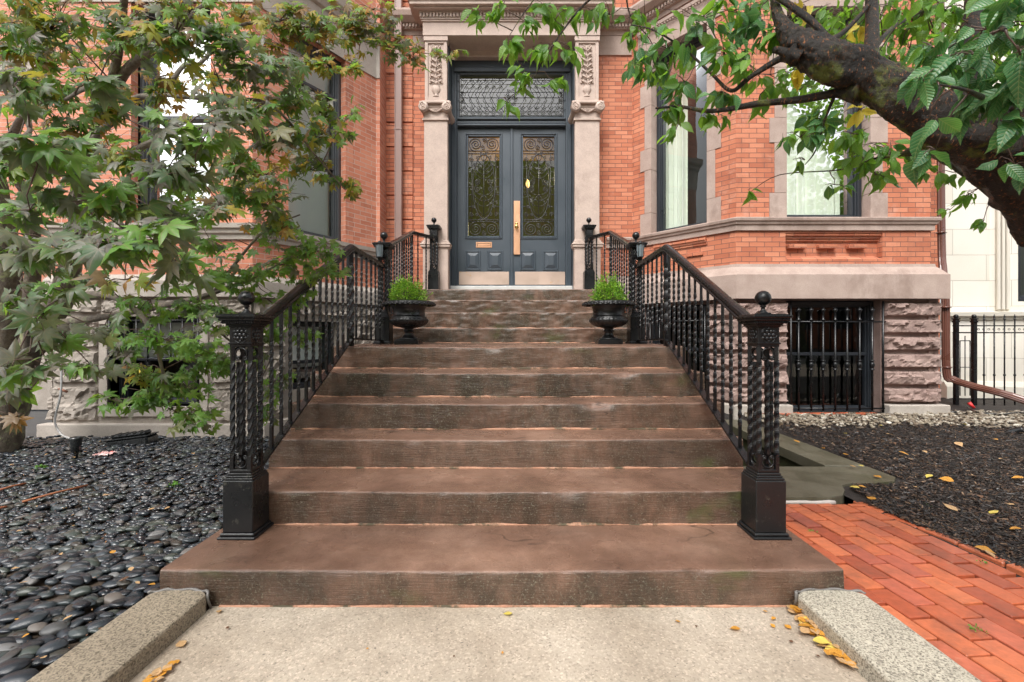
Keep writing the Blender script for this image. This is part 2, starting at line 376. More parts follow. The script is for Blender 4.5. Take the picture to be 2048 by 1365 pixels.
# ---------------------------------------------------------------- brownstone steps
def stepmat():
    m, N, L, B = newmat('brownstone_steps'); v = coords(N, L, 'Object'); geo = nd(N, 'NewGeometry')
    sep = nd(N, 'SeparateXYZ'); L.new(geo.outputs['Normal'], sep.inputs[0])
    a = noi(N, L, v, 3, 8, .65); col = ramp(N, L, a, [(.28, (.122, .066, .044)), (.5, (.185, .104, .072)), (.72, (.275, .168, .122))])
    # layered bedding of the stone
    vb = coords(N, L, 'Object', (.8, .8, 9)); wb = noi(N, L, vb, 3, 7, .7)
    col = mixc(N, L, .55, col, ramp(N, L, wb, [(.3, (.34,)*3), (.7, (.62,)*3)]), 'OVERLAY')
    # lichen and soot on the upright faces
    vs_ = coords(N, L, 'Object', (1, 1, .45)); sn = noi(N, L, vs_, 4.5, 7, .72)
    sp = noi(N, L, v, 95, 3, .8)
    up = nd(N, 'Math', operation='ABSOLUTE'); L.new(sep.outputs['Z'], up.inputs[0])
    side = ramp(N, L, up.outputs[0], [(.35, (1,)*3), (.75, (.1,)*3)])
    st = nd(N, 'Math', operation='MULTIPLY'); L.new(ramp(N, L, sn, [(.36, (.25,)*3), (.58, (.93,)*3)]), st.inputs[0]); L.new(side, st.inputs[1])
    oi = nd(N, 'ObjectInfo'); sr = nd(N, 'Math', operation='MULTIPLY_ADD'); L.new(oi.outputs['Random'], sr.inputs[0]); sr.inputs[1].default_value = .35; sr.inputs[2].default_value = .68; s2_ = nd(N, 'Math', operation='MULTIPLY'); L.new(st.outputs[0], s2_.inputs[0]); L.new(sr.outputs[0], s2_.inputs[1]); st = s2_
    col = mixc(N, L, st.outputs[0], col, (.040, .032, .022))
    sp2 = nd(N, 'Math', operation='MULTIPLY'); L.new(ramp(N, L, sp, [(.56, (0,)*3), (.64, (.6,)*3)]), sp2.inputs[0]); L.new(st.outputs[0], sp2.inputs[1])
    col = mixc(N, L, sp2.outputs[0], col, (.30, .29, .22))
    gr = noi(N, L, v, 180, 2, .8); col = mixc(N, L, .45, col, ramp(N, L, gr, [(.3, (.33,)*3), (.7, (.67,)*3)]), 'OVERLAY')
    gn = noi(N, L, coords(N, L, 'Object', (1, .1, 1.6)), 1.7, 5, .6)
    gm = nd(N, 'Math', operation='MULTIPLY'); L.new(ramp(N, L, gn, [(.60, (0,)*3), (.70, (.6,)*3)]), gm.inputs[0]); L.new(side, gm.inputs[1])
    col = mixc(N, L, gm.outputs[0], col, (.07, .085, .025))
    big = noi(N, L, coords(N, L, 'Object', (.7, 1.6, 1)), 1.4, 8, .72); col = mixc(N, L, .75, col, ramp(N, L, big, [(.32, (.33,)*3), (.68, (.66, .65, .63))]), 'OVERLAY')
    crk = nd(N, 'TexVoronoi', feature='DISTANCE_TO_EDGE'); cv_ = coords(N, L, 'Object', (.35, 1, 2.4)); cn = nd(N, 'TexNoise'); cn.inputs['Scale'].default_value = 5; L.new(cv_, cn.inputs['Vector']); ca = nd(N, 'VectorMath', operation='MULTIPLY_ADD'); L.new(cn.outputs['Color'], ca.inputs[0]); ca.inputs[1].default_value = (.5, .5, .5); L.new(cv_, ca.inputs[2]); L.new(ca.outputs[0], crk.inputs['Vector']); crk.inputs['Scale'].default_value = 2.2
    cm = nd(N, 'Math', operation='MULTIPLY'); L.new(ramp(N, L, crk.outputs['Distance'], [(.0, (.8,)*3), (.012, (0,)*3)]), cm.inputs[0]); L.new(ramp(N, L, noi(N, L, v, 2.1, 3), [(.5, (0,)*3), (.6, (1,)*3)]), cm.inputs[1])
    col = mixc(N, L, cm.outputs[0], col, (.035, .022, .015))
    L.new(col, B.inputs['Base Color'])
    wet = noi(N, L, v, 2.2, 4, .6); L.new(ramp(N, L, wet, [(.35, (.12,)*3), (.65, (.42,)*3)]), B.inputs['Roughness'])
    hb = noi(N, L, coords(N, L, 'Object', (1, 1, 16)), 9, 5, .7)
    L.new(bump(N, L, gr, .5, .003, bump(N, L, hb, .7, .006)), B.inputs['Normal']); return m
M['step'] = stepmat()
M['pink_mortar'] = stone('salmon_mortar', (.30, .13, .07), (.52, .29, .19), 9, (.5, .8), 120, .002, stain=((.05, .045, .02), 5, .50, (1, 1, 1), .95))

SX0, SX1 = -1.605, 1.487
zrel = [-472, -388, -303, -219, -134, -48, 30, 118, 201, 285]
SD = [1.0, 1.236, 1.443, 1.587, 1.735, 1.93, 2.60, 2.78, 2.97, 3.20]
SZ = [EYE + k * U for k in zrel]
stoop = thing('stone_steps', 'wide flight of worn wet brownstone steps climbing to the grey double doors', 'steps', loc=(XM, 2.0, 0))
def child(o, p):
    o.parent = p; o.matrix_parent_inverse = Matrix.Translation(-Vector(p.location)); return o
rough_amt = [.0026, .003, .003, .004, .004, .004, .007, .010, .009, .005]
for k in range(10):
    x0, x1 = (SX0, SX1) if k < 6 else (-1.53, 1.42)
    if k == 9: x0, x1 = -1.62, 1.51
    y0 = SD[k]*Y1; y1 = (SD[k+1]*Y1 + .03) if k < 9 else 3.66*Y1
    z1 = SZ[k]; z0 = SZ[k-1] - .0005 if k else -.06
    prof = []
    nf = 9; r = .014
    for i in range(nf): prof.append((0, z0 + (z1 - r - z0) * i / (nf-1)))
    for i in range(1, 5): a = i/4*PI/2; prof.append((r*(1-math.cos(a)), z1 - r + r*math.sin(a)))
    for q in (.04, .09, .16, .26, .4, .7, 1.0):
        yy = q*(y1-y0)
        if yy > r*1.5: prof.append((yy, z1))
    nx = 170; n = len(prof); vs = []
    for i in range(nx+1):
        x = x0 + (x1-x0)*i/nx
        for j, (py, pz) in enumerate(prof):
            A = rough_amt[k]
            d = A*noise.fractal(Vector((x*7, pz*60, k*3.3)), 1, 2, 4)*1.3 + A*.8*noise.noise(Vector((x*1.5, k, 0)))
            chip = max(0, noise.noise(Vector((x*4.2, k*5.1, 1.7))) - .34)*.07 + max(0, noise.noise(Vector((x*17, k*3.1, 5.7))) - .35)*.02
            edge = math.exp(-((py + (z1-pz))/.03)**2)
            dip = 0
            if k < 6: dip = .009*math.exp(-((x-XM+.1)/.9)**2)*math.exp(-py/.25)*(1 if pz > z0+.05 else 0)
            yy = y0 + py + (d if py < r*.9 else 0) + edge*chip
            zz = pz - dip - edge*chip*.6 + (.0015*noise.noise(Vector((x*5, py*6, k))) if py > r else 0)
            vs.append((x, yy, zz))
    fs = [(i*n+j, (i+1)*n+j, (i+1)*n+j+1, i*n+j+1) for i in range(nx) for j in range(n-1)]
    b = MB(); b.add(vs, fs, True)
    # solid ends and back
    for xe, ii in ((x0, 0), (x1, nx)):
        ring = [vs[ii*n+j] for j in range(n)] + [(xe, y1, z0)]
        b.add(ring, [tuple(range(len(ring)))])
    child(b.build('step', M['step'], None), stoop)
    if k < 9:     # salmon mortar bead in the joint behind the tread
        b = MB(); pts = []; rr = []
        a0, a1 = (x0, x1) if k != 5 else (-1.5, 1.39)
        for i in range(240):
            x = a0 + (a1-a0)*i/239
            pts.append((x, SD[k+1]*Y1 - .001 + .002*noise.noise(Vector((x*9, k, 2))), z1 + .002 - (.009*math.exp(-((x-XM+.1)/.9)**2)*math.exp(-1.3) if k < 5 else 0)))
            rr.append(max(.0015, max(0, .007 + .011*noise.noise(Vector((x*4, k*2.2, 9)))) + .004*noise.noise(Vector((x*25, k*2.2, 4)))))
        b.tube(pts, rr, 6); child(b.build('mortar_joint', M['pink_mortar'], None), stoop)
b = MB(); pts = [(SX0+.27+(SX1-.24-SX0-.27)*i/199, 2.032, .001) for i in range(200)]
b.tube(pts, [.006+.006*noise.noise(Vector((p[0]*6, 3, 1)))+.003*noise.noise(Vector((p[0]*31, 3, 1))) for p in pts], 6); child(b.build('mortar_joint', M['pink_mortar'], None), stoop)

# ---------------------------------------------------------------- iron railings
def twisted(b, x, y, z0, z1, w=.0085, pitch=.075, plain=.10, n=4):
    L = z1 - z0; m = max(12, int(L/.0105)); vs = []
    for i in range(m+1):
        z = L*i/m; t = min(max(z-plain, 0), L-2*plain); a = 2*PI*t/pitch/1.0*.25*1.6
        tw = 0 < t < L-2*plain
        for k in range(n):
            q = a + PI/4 + k*2*PI/n; rr = w*1.414
            vs.append((x+math.cos(q)*rr, y+math.sin(q)*rr, z0+z))
    fs = [(i*n+k, i*n+(k+1) % n, (i+1)*n+(k+1) % n, (i+1)*n+k) for i in range(m) for k in range(n)]
    fs += [tuple(range(n))[::-1], tuple(range(m*n, m*n+n))]
    b.add(vs, fs, False)
def arc(cx, cz, r, a0, a1, y, n=18, axis='x'):
    out = []
    for i in range(n+1):
        a = R(a0+(a1-a0)*i/n)
        out.append((cx+r*math.cos(a), y, cz+r*math.sin(a)) if axis == 'x' else (y, cx+r*math.cos(a), cz+r*math.sin(a)))
    return out
def rosette(b, M_):
    b.M = M_
    b.lathe([(.001, .010), (.010, .009), (.012, .002), (.012, 0)], n=12)
    for k in range(6):
        a = k*PI/3; b.sphere((.021*math.cos(a), .021*math.sin(a), .003), .012, 8, 5, (1, 1, .7))
    for k in range(6):
        a = k*PI/3+PI/6; b.sphere((.033*math.cos(a), .033*math.sin(a), .001), .010, 8, 5, (1, 1, .5))
    b.tube([(.042*math.cos(t*PI/10), .042*math.sin(t*PI/10), 0) for t in range(21)], .0035, 5)
    b.M = None
def newel(parent, x, y, z, H):
    """x,y = centre; H = height of the cap's top"""
    def P(b, nm, par): 
        o = b.build(nm, M['iron'] if nm != 'base_block' else M['iron_dull'], None); o.parent = par
        o.matrix_parent_inverse = Matrix.Translation(-Vector(parent.location)) if par == parent else Matrix.Identity(4)
        return o
    hb = .079; hc = .057
    top = H
    b = MB()
    zc0 = .345; zc1 = top-.175
    for sx in (-1, 1):
        for sy in (-1, 1): twisted(b, x+sx*(hc-.011), y+sy*(hc-.011), z+zc0, z+zc1, .0095, .085, .075)
    for (sx, sy) in ((0, -1), (0, 1), (-1, 0), (1, 0)): twisted(b, x+sx*(hc-.012), y+sy*(hc-.012), z+zc0+.085, z+zc1-.085, .0075, .085, .02)
    b.box(x-hc, x+hc, y-hc, y+hc, z+.335, z+.352, .003)
    b.box(x-hc, x+hc, y-hc, y+hc, z+zc1-.004, z+zc1+.012, .003)
    post = P(b, 'newel_post', parent)
    b = MB()
    b.box(x-.098, x+.098, y-.098, y+.098, z, z+.013, .003); b.box(x-.089, x+.089, y-.089, y+.089, z+.013, z+.03, .005)
    b.box(x-hb, x+hb, y-hb, y+hb, z+.03, z+.30, .004)
    for i, (w, a, c) in enumerate(((.074, .300, .312), (.068, .312, .322), (.062, .322, .335))): b.box(x-w, x+w, y-w, y+w, z+a, z+c, .003)
    P(b, 'base_block', post)
    b = MB()
    h0 = zc1+.012; b.box(x-hc+.001, x+hc-.001, y-hc+.001, y+hc-.001, z+h0, z+h0+.088, .002)
    b.box(x-hc-.005, x+hc+.005, y-hc-.005, y+hc+.005, z+h0-.002, z+h0+.008, .003)
    P(b, 'head_block', post)
    b = MB()
    for (ax, ay) in ((0, -1), (1, 0), (0, 1), (-1, 0)):
        zz = Vector((ax, ay, 0)); xx = Vector((-ay, ax, 0)); yy = Vector((0, 0, 1)); c = Vector((x, y, z+h0+.048))+zz*(hc-.002)
        Mx = Matrix(((xx.x, yy.x, zz.x, c.x), (xx.y, yy.y, zz.y, c.y), (xx.z, yy.z, zz.z, c.z), (0, 0, 0, 1)))
        rosette(b, Mx)
    P(b, 'rosette', post)
    b = MB()
    c0 = h0+.088
    for (w, a, c) in ((.062, 0, .008), (.070, .008, .018), (.083, .018, .034), (.094, .034, .048), (.101, .048, .062), (.088, .062, .069)):
        b.box(x-w, x+w, y-w, y+w, z+c0+a, z+c0+c, .003)
    for k in range(14):
        q = -.078+.156*k/13
        for sgn in (-1, 1):
            b.box(x+q-.003, x+q+.003, y+sgn*.082-.006, y+sgn*.082+.006, z+c0+.02, z+c0+.031); b.box(x+sgn*.082-.006, x+sgn*.082+.006, y+q-.003, y+q+.003, z+c0+.02, z+c0+.031)
    P(b, 'cap', post)
    b = MB(); t0 = c0+.067
    b.box(x-.03, x+.03, y-.03, y+.03, z+t0-.002, z+t0+.012, .004)
    b.lathe([(.028, t0+.010), (.020, t0+.018), (.010, t0+.028), (.010, t0+.040), (.017, t0+.044), (.012, t0+.050), (.02, t0+.056)], (x, y, z), 18)
    b.sphere((x, y, z+t0+.090), .0405, 24, 14)
    P(b, 'ball_finial', post)
    b = MB()
    for zz, fl in ((z+zc1-.040, 1), (z+zc0+.045, -1)):
        for (axis, sg) in (('x', -1), ('x', 1), ('y', -1), ('y', 1)):
            yo = (y if axis == 'x' else x) + sg*(hc-.010); cc = x if axis == 'x' else y
            b.tube(arc(cc, zz, .030, (-60 if fl > 0 else 120), (240 if fl > 0 else 420), yo, 22, axis), .005, 6)
            for s2 in (-1, 1): b.tube(arc(cc+s2*.021, zz-fl*.024, .009, 0, 360, yo, 10, axis), .0045, 5)
    P(b, 'scroll', post)
    return post

RP = [(-.030, 0), (.030, 0), (.034, .010), (.026, .016), (.030, .026), (.034, .034), (.026, .046), (.010, .052), (-.010, .052), (-.026, .046), (-.034, .034), (-.030, .026), (-.026, .016), (-.034, .010)]
BRP = [(-.022, 0), (.022, 0), (.022, .013), (-.022, .013)]
def railing(side):
    f = (lambda x: x) if side < 0 else mir
    lab = 'left' if side < 0 else 'right'
    t = thing('iron_railing', ('black twisted-bar iron railing on the pebble side of the steps, under the maple' if side < 0 else
        'black twisted-bar iron railing on the brick path side of the steps'), 'railing', 'twisted-bar iron railings flanking the stone steps', loc=(f(-1.444), 2.42, SZ[0]))
    lx = f(-1.444); ux = f(-1.49)
    yf = 1.19*Y1; ym = 2.42*Y1; yr = 3.40*Y1; yc = 1.95*Y1; yu = 3.2*Y1
    newel(t, lx, yf, SZ[0], 1.176); newel(t, f(-1.433), ym, SZ[5], 1.10); newel(t, f(-1.245), yr, SZ[9], 1.02)
    ztf = EYE+.005; ztc = EYE+325*U; zbf = ztf-.785
    gap = ztf-zbf; zbc = ztc-gap
    A = (lx, yf+.06, ztf); C = (lx, yc, ztc); Mn = (f(-1.433), ym-.06, ztc-.03)
    def P(b, nm, m='iron'): 
        o = b.build(nm, M[m], None); return child(o, t)
    b = MB(); b.sweep([A, C, Mn], RP); P(b, 'handrail')
    dz = gap
    b = MB(); b.sweep([(A[0], A[1], A[2]-dz), (C[0], C[1], C[2]-dz), (Mn[0], Mn[1], Mn[2]-dz)], BRP); 
    P(b, 'bottom_rail')
    # upper flight
    ztm = EYE+405*U; ztu = EYE+650*U; gu = .80
    A2 = (f(-1.46), ym+.06, ztm); C2 = (ux, yu, ztu-.03); E2 = (f(-1.27), yr-.06, ztu-.03)
    b = MB(); b.sweep([A2, C2, E2], RP); P(b, 'handrail')
    b = MB(); b.sweep([(A2[0], A2[1], A2[2]-gu), (C2[0], C2[1], C2[2]-gu), (E2[0], E2[1], E2[2]-gu)], BRP); P(b, 'bottom_rail')
    # corner post
    b = MB(); twisted(b, lx, yc, SZ[5]-.02, ztc+.005, .019, .16, .12); P(b, 'corner_post')
    b = MB(); twisted(b, ux, yu, SZ[9]-.02, ztu-.02, .012, .12, .12); P(b, 'corner_post')
    # balusters share one mesh per flight
    def bars(P0, P1, n, g, first=None):
        p0 = Vector(P0); p1 = Vector(P1)
        if first is None:
            b = MB(); twisted(b, 0, 0, -g+.010, .006, .0085, .078, .13); first = b.build('baluster', M['iron'], None)
            child(first, t); use = False
        else: use = True
        for i in range(n):
            q = p0.lerp(p1, (i+.7)/(n+.4))
            o = first if (i == 0 and not use) else first.copy()
            if o is not first: COL.objects.link(o); o.parent = t
            o.matrix_parent_inverse = Matrix.Translation(-Vector(t.location)); o.location = q
            o.rotation_euler = (0, 0, random.uniform(-.3, .3))
        return first
    f1 = bars(A, C, 13, gap); bars((C[0], C[1]+.03, C[2]), Mn, 6, gap, f1)
    f2 = bars(A2, (C2[0], C2[1], C2[2]), 11, gu); bars(C2, E2, 2, gu, f2)
    # lantern bracketed to the middle newel
    b = MB(); nx = f(-1.433); s_ = 1 if side > 0 else -1
    lxp = nx - .075*(1 if side > 0 else -1)*-1*0 + (-.0); ly = ym-.115; lz = SZ[5]+.93
    lx2 = nx + (.015 if side > 0 else -.015)
    b.box(lx2-.036, lx2+.036, ly-.036, ly+.036, lz+.13, lz+.142, .003); b.box(lx2-.028, lx2+.028, ly-.028, ly+.028, lz-.012, lz, .003)
    b.lathe([(.034, .14), (.014, .165), (.004, .172)], (lx2, ly, lz), 4)
    for sx in (-1, 1):
        for sy in (-1, 1): b.tube([(lx2+sx*.025, ly+sy*.025, lz), (lx2+sx*.033, ly+sy*.033, lz+.132)], .003, 4)
    b.tube([(lx2, ly+.02, lz+.15), (nx, ly+.05, lz+.16), (nx, ly+.07, lz+.12)], .006, 6)
    ln = P(b, 'lantern')
    b = MB(); b.lathe([(.030, .002), (.038, .128)], (lx2, ly, lz), 4, False); o = b.build('lantern_glass', M['lantern_glass'], None); o.parent = ln
    return t
M['lantern_glass'] = paint('cloudy_lantern_glass', (.16, .20, .22), .12, .6, .001, scale=80)
railing(-1); railing(1)

# ---------------------------------------------------------------- main house
house = thing('brick_house', 'orange brick town house with pale stone portal, grey double doors and curtained bay', 'house', loc=(0, 7.4, 0))
def H(b, nm, m, parent=None, **k):
    o = b.build(nm, M[m] if isinstance(m, str) else m, None, **k)
    if parent is None or parent.type == 'EMPTY': child(o, parent or house)
    else: o.parent = parent
    return o
wA = Wall(-2.10, 7.363, 1.914, 7.363); wB = Wall(1.914, 7.363, 2.997, 6.102); wC = Wall(2.997, 6.102, 5.64, 6.102)
wD = Wall(5.64, 6.102, 5.641, 7.363); wE = Wall(5.64, 7.363, 6.95, 7.363)
TOP = 9.0; SILL = 2.80; HEAD = 5.66
Bw = (wB.s(1303), wB.s(1414), SILL, HEAD); Cw = (wC.s(1573), wC.s(1740), SILL, HEAD)
REC = (wC.s(1571), wC.s(1765), 2.245, 2.60)
b = MB()
door_hole = (1.0, 3.10, 1.7, 5.95)
panel(b, wA, 0, wA.L, .0, TOP, [door_hole], 0, .1)
def grown(h): return (h[0]-.012, h[1]+.012, h[2]-.012, h[3]+.012)
panel(b, wB, 0, wB.L, 2.10, TOP, [grown(Bw)], 0, .10)
panel(b, wC, 0, wC.L, 2.10, TOP, [grown(Cw), REC], 0, .10)
panel(b, wD, 0, wD.L, 2.1, TOP); panel(b, wE, 0, wE.L, 0, TOP)
# rusticated brick strip on the left of the portal
s0, s1 = wA.s(771), wA.s(826); zz = 1.9; b.M = wA.M
while zz < 8.6: b.box(s0, s1, 0, .03, zz+.02, zz+.395-.001, .002); zz += .395
b.M = None
H(b, 'wall', 'brick')
# recessed panel back with projecting headers
b = MB(); b.M = wC.M; b.box(REC[0]-.01, REC[1]+.01, -.12, -.095, REC[2]-.01, REC[3]+.01)
for (a, c) in ((1580, 1616), (1641, 1677), (1701, 1737)):
    sa, sc = wC.s(a), wC.s(c); b.box(sa, sc, -.095, -.02, 2.398, 2.448, .003)
b.add([(REC[0], 0, 2.245), (REC[1], 0, 2.245), (REC[1]-.05, -.094, 2.30), (REC[0]+.05, -.094, 2.30)], [(0, 1, 2, 3)])
for i in range(3): b.box(REC[0], REC[1], -.09, -.015-i*.025, 2.60-.033*i-.033, 2.60-.033*i, .002)
b.M = None; H(b, 'brick_panel', 'brick'); b = MB(); b.M = wB.M; sa, sb = wB.s(1310), wB.s(1414)
for i in range(3): b.box(sa, sb, .001, .05-i*.015, 2.60-.033*i-.033, 2.60-.033*i, .002)
sc = wB.s(1375); b.box(sc, wB.s(1407), 0, .03, 2.36, 2.41, .003)
b.M = None; H(b, 'brick_panel', 'brick')

def mould(b, w, prof, s0, s1, m0=0, m1=0):
    """prof = [(n, z)] closed loop swept along wall; m0/m1 mitre factor per unit n"""
    n = len(prof); r0 = [(s0+m0*q, q, z) for (q, z) in prof]; r1 = [(s1+m1*q, q, z) for (q, z) in prof]
    b.M = w.M; b.prism(prof, [r0, r1]); b.M = None
tanBC = math.tan(math.acos(max(-1, min(1, wB.n.dot(wC.n))))/2)
tanAB = math.tan(math.acos(max(-1, min(1, wA.n.dot(wB.n))))/2)
def run(b, prof, walls='ABC', sA=(None, None)):
    if 'A' in walls: 
        mould(b, wA, prof, sA[0] if sA[0] is not None else 0, wA.L, 0, -tanAB)
    if 'B' in walls: mould(b, wB, prof, 0, wB.L, tanAB, tanBC)
    if 'C' in walls: mould(b, wC, prof, 0, wC.L, -tanBC, 1)
    if 'D' in walls: mould(b, wD, prof, 0, wD.L-.002, -1, 0)
belt = [(-.02, 2.63), (.028, 2.63), (.03, 2.70), (.052, 2.712), (.058, 2.74), (.078, 2.752), (.085, 2.785), (.078, 2.797), (-.02, 2.803)]
b = MB(); run(b, belt, 'BCD'); mould(b, wA, belt, wA.s(1212), wA.L, 0, -tanAB); H(b, 'belt_course', 'brownstone')
wt = [(-.02, 1.70), (.135, 1.70), (.135, 2.02), (.11, 2.045), (.07, 2.10), (.035, 2.135), (.03, 2.175), (-.02, 2.18)]
b = MB(); run(b, wt, 'BCD'); mould(b, wA, wt, wA.s(1212), wA.L, 0, -tanAB); H(b, 'water_table', 'brownstone')
b = MB()   # quoined window surrounds
for (w, hole) in ((wB, Bw), (wC, Cw)):
    b.M = w.M
    for sg, e in ((-1, hole[0]), (1, hole[1])):
        z = SILL; k = 0; kl = .22 if w is wC else .20
        while z < HEAD-.01:
            hgt = .34 if k % 2 == 0 else .68; z2 = min(HEAD, z+hgt); wd = (.235 if k % 2 == 0 else .165) if w is wC else (.20 if k % 2 == 0 else .12)
            a, c = (e-wd, e) if sg < 0 else (e, e+wd)
            b.box(a, c, -.22, .012, z+.0015, z2-.0015, .003); z = z2; k += 1
    b.box(hole[0]-.24, hole[1]+.24, -.22, .016, HEAD, HEAD+.34, .004)
    b.box(hole[0]-.24, hole[1]+.24, 0, .05, HEAD+.341, HEAD+.40, .006)
    for i in range(int((hole[1]-hole[0]+.4)/.045)): b.sphere((hole[0]-.19+i*.045, .05, HEAD+.31), .017, 8, 5)
b.M = None; H(b, 'window_surround', 'brownstone')
cor = [(-.02, 6.10), (.03, 6.10), (.04, 6.16), (.08, 6.17), (.085, 6.235), (.13, 6.25), (.20, 6.31), (.22, 6.38), (.21, 6.42), (-.02, 6.45)]
b = MB(); run(b, cor, 'ABCD')
for w in (wA, wB, wC):
    b.M = w.M; q = .03
    while q < w.L: b.box(q, q+.028, .08, .115, 6.185, 6.232); q += .052
b.M = wA.M; b.box(wA.s(1196), wA.L-.01, 0, .022, 5.78, 6.099, .004); b.box(0, wA.s(850), 0, .022, 5.9, 6.099, .004)
b.M = None; H(b, 'cornice', 'brownstone')
b = MB(); b.box(-2.1, 6.95, 7.37, 16, TOP-.02, TOP+.1); b.add([(1.914, 7.37, TOP), (2.997, 6.10, TOP), (5.64, 6.10, TOP), (5.64, 7.37, TOP)], [(0, 1, 2, 3)])
b.box(-2.1, 6.95, 15.9, 16, 0, TOP-.03); b.box(6.93, 6.97, 7.4, 15.9, 0, TOP-.03); H(b, 'roof', 'room')
# foundation
b = MB(); bj = MB(); NB = .05
Cf = (wC.s(1578, NB), wC.s(1768, NB), .13, 1.69); Bf = (wB.s(1292, NB), wB.s(1413, NB), .35, 1.66)
panel(bj, wC, -.02, wC.L+.05, 0, 1.70, [Cf], -.01, .20); panel(bj, wB, 0, wB.L+.02, 0, 1.70, [Bf], -.01, .20); bj.M = wD.M; bj.box(-.012, 1.25, -.04, .092, 0, 1.699); bj.M = None
k = 0; zc = 1.66
piers = [MB() for _ in range(4)]
for ci in range(6):
    z1 = zc-.232*ci; z0 = z1-.195
    b = piers[0]
    rock(b, wC.M, Cf[1]+.012, wC.L+.10, z0, z1, NB, .055, seed=ci+1)
    b = piers[1]; rock(b, wC.M, -.05+(.05 if ci % 2 else 0), Cf[0]-.01, z0, z1, NB, .055, seed=ci+11)
    rock(b, wB.M, Bf[1]+.01, wB.L+.03, z0, z1, NB, .05, seed=ci+21)
    b = piers[2]; rock(b, wB.M, 0, Bf[0]-.01, z0, z1, NB, .05, seed=ci+31)
    b = piers[0]; rock(b, wD.M, -.05, 1.2, z0, z1, NB+.02, .05, seed=ci+41)
H(bj, 'foundation_backing', 'rock')
for p_ in piers[:3]: H(p_, 'stone_pier', 'rock')
b = MB(); b.M = wC.M; b.box(Cf[1], wC.L+.13, 0, .15, .02, .285, .01); b.M = None; H(b, 'plinth', 'sill_left')
b = MB(); b.M = wC.M; b.box(-.1, Cf[0], 0, .15, .02, .285, .01); b.M = wB.M; b.box(0, wB.L+.04, 0, .14, .02, .285, .01); b.M = None; H(b, 'plinth', 'sill_left')

# windows
M['glass_dim'] = glassmat('green_tinted_basement_glass', 1.7, (.35, .45, .38))  # basement panes tinted a dim green
def window(w, hole, rec, fw, par, kind, rails=(), curt=None, mat='black_paint', frame2=True):
    s0, s1, z0, z1 = hole; b = MB(); b.M = w.M
    def fr(a, c, d, e, t, n0, n1, bv=.006):
        b.box(a, a+t, n0, n1, d, e, bv); b.box(c-t, c, n0, n1, d, e, bv); b.box(a+t, c-t, n0, n1, d, d+t, bv); b.box(a+t, c-t, n0, n1, e-t, e, bv)
    fr(s0+.002, s1-.002, z0+.002, z1-.002, fw, rec-.09, rec); fr(s0+fw*.7, s1-fw*.7, z0+fw*.7, z1-fw*.7, fw*.75, rec-.11, rec-.02)
    fr(s0+fw*1.3, s1-fw*1.3, z0+fw*1.2, z1-fw*1.2, fw*.55, rec-.13, rec-.05)
    for r in rails: b.box(s0+fw, s1-fw, rec-.125, rec-.045, r-.022, r+.022, .005)
    b.M = None; fo = H(b, kind, mat, par)
    b = MB(); b.M = w.M; b.add([(s0+fw, rec-.10, z0+fw), (s1-fw, rec-.10, z0+fw), (s1-fw, rec-.10, z1-fw), (s0+fw, rec-.10, z1-fw)], [(0, 1, 2, 3)]); b.M = None
    g = H(b, 'glass', 'glass_dim' if kind == 'basement_window' and par is house else 'glass', fo)
    b = MB(); b.M = w.M; b.box(s0-.15, s1+.15, rec-.9, rec-.85, z0-.15, z1+.15)
    b.add([(s0-.1, rec-.13, z0-.1), (s0-.1, rec-.86, z0-.1), (s0-.1, rec-.86, z1+.1), (s0-.1, rec-.13, z1+.1)], [(0, 1, 2, 3)])
    b.add([(s1+.1, rec-.13, z0-.1), (s1+.1, rec-.86, z0-.1), (s1+.1, rec-.86, z1+.1), (s1+.1, rec-.13, z1+.1)], [(0, 1, 2, 3)])
    for zq in (z0-.1, z1+.1): b.add([(s0-.1, rec-.13, zq), (s1+.1, rec-.13, zq), (s1+.1, rec-.86, zq), (s0-.1, rec-.86, zq)], [(0, 1, 2, 3)])
    b.M = None; H(b, 'room_wall', 'room', fo)
    if curt:
        for (a, c, za, zb_, folds, amp, mm, nm) in curt:
            b = MB(); b.M = w.M; m = 90; vs = []
            for i in range(m+1):
                s = s0+(s1-s0)*(a+(c-a)*i/m)
                q = amp*(math.sin(i/m*folds*2*PI)+.4*math.sin(i/m*folds*4.7+1)+.3*noise.noise(Vector((i*.3, a, 1))))
                for zz_ in (z0+(z1-z0)*za, z0+(z1-z0)*zb_): vs.append((s, rec-.16-amp*1.3+q, zz_))
            b.add(vs, [(2*i, 2*i+2, 2*i+3, 2*i+1) for i in range(m)], True); b.M = None; H(b, nm, mm, fo, recalc=False)
    return fo
window(wB, Bw, -.14, .05, house, 'bay_window', (), [(.02, .46, 0, 1, 5, .035, 'curtain', 'curtain')])
window(wC, Cw, -.14, .055, house, 'bay_window', (), [(.0, .86, 0, 1, 7, .045, 'curtain', 'curtain')])
window(wC, (Cf[0], Cf[1], .15, 1.68), -.12, .045, house, 'basement_window', (.95,), [(0.1, .95, .5, 1, 3, .01, 'dim', 'blind')] if False else None)
window(wB, (Bf[0], Bf[1], .36, 1.65), -.12, .04, house, 'basement_window', (1.0,), [(.05, .95, 0, .98, 2, .005, 'shade', 'blind')] if False else None)
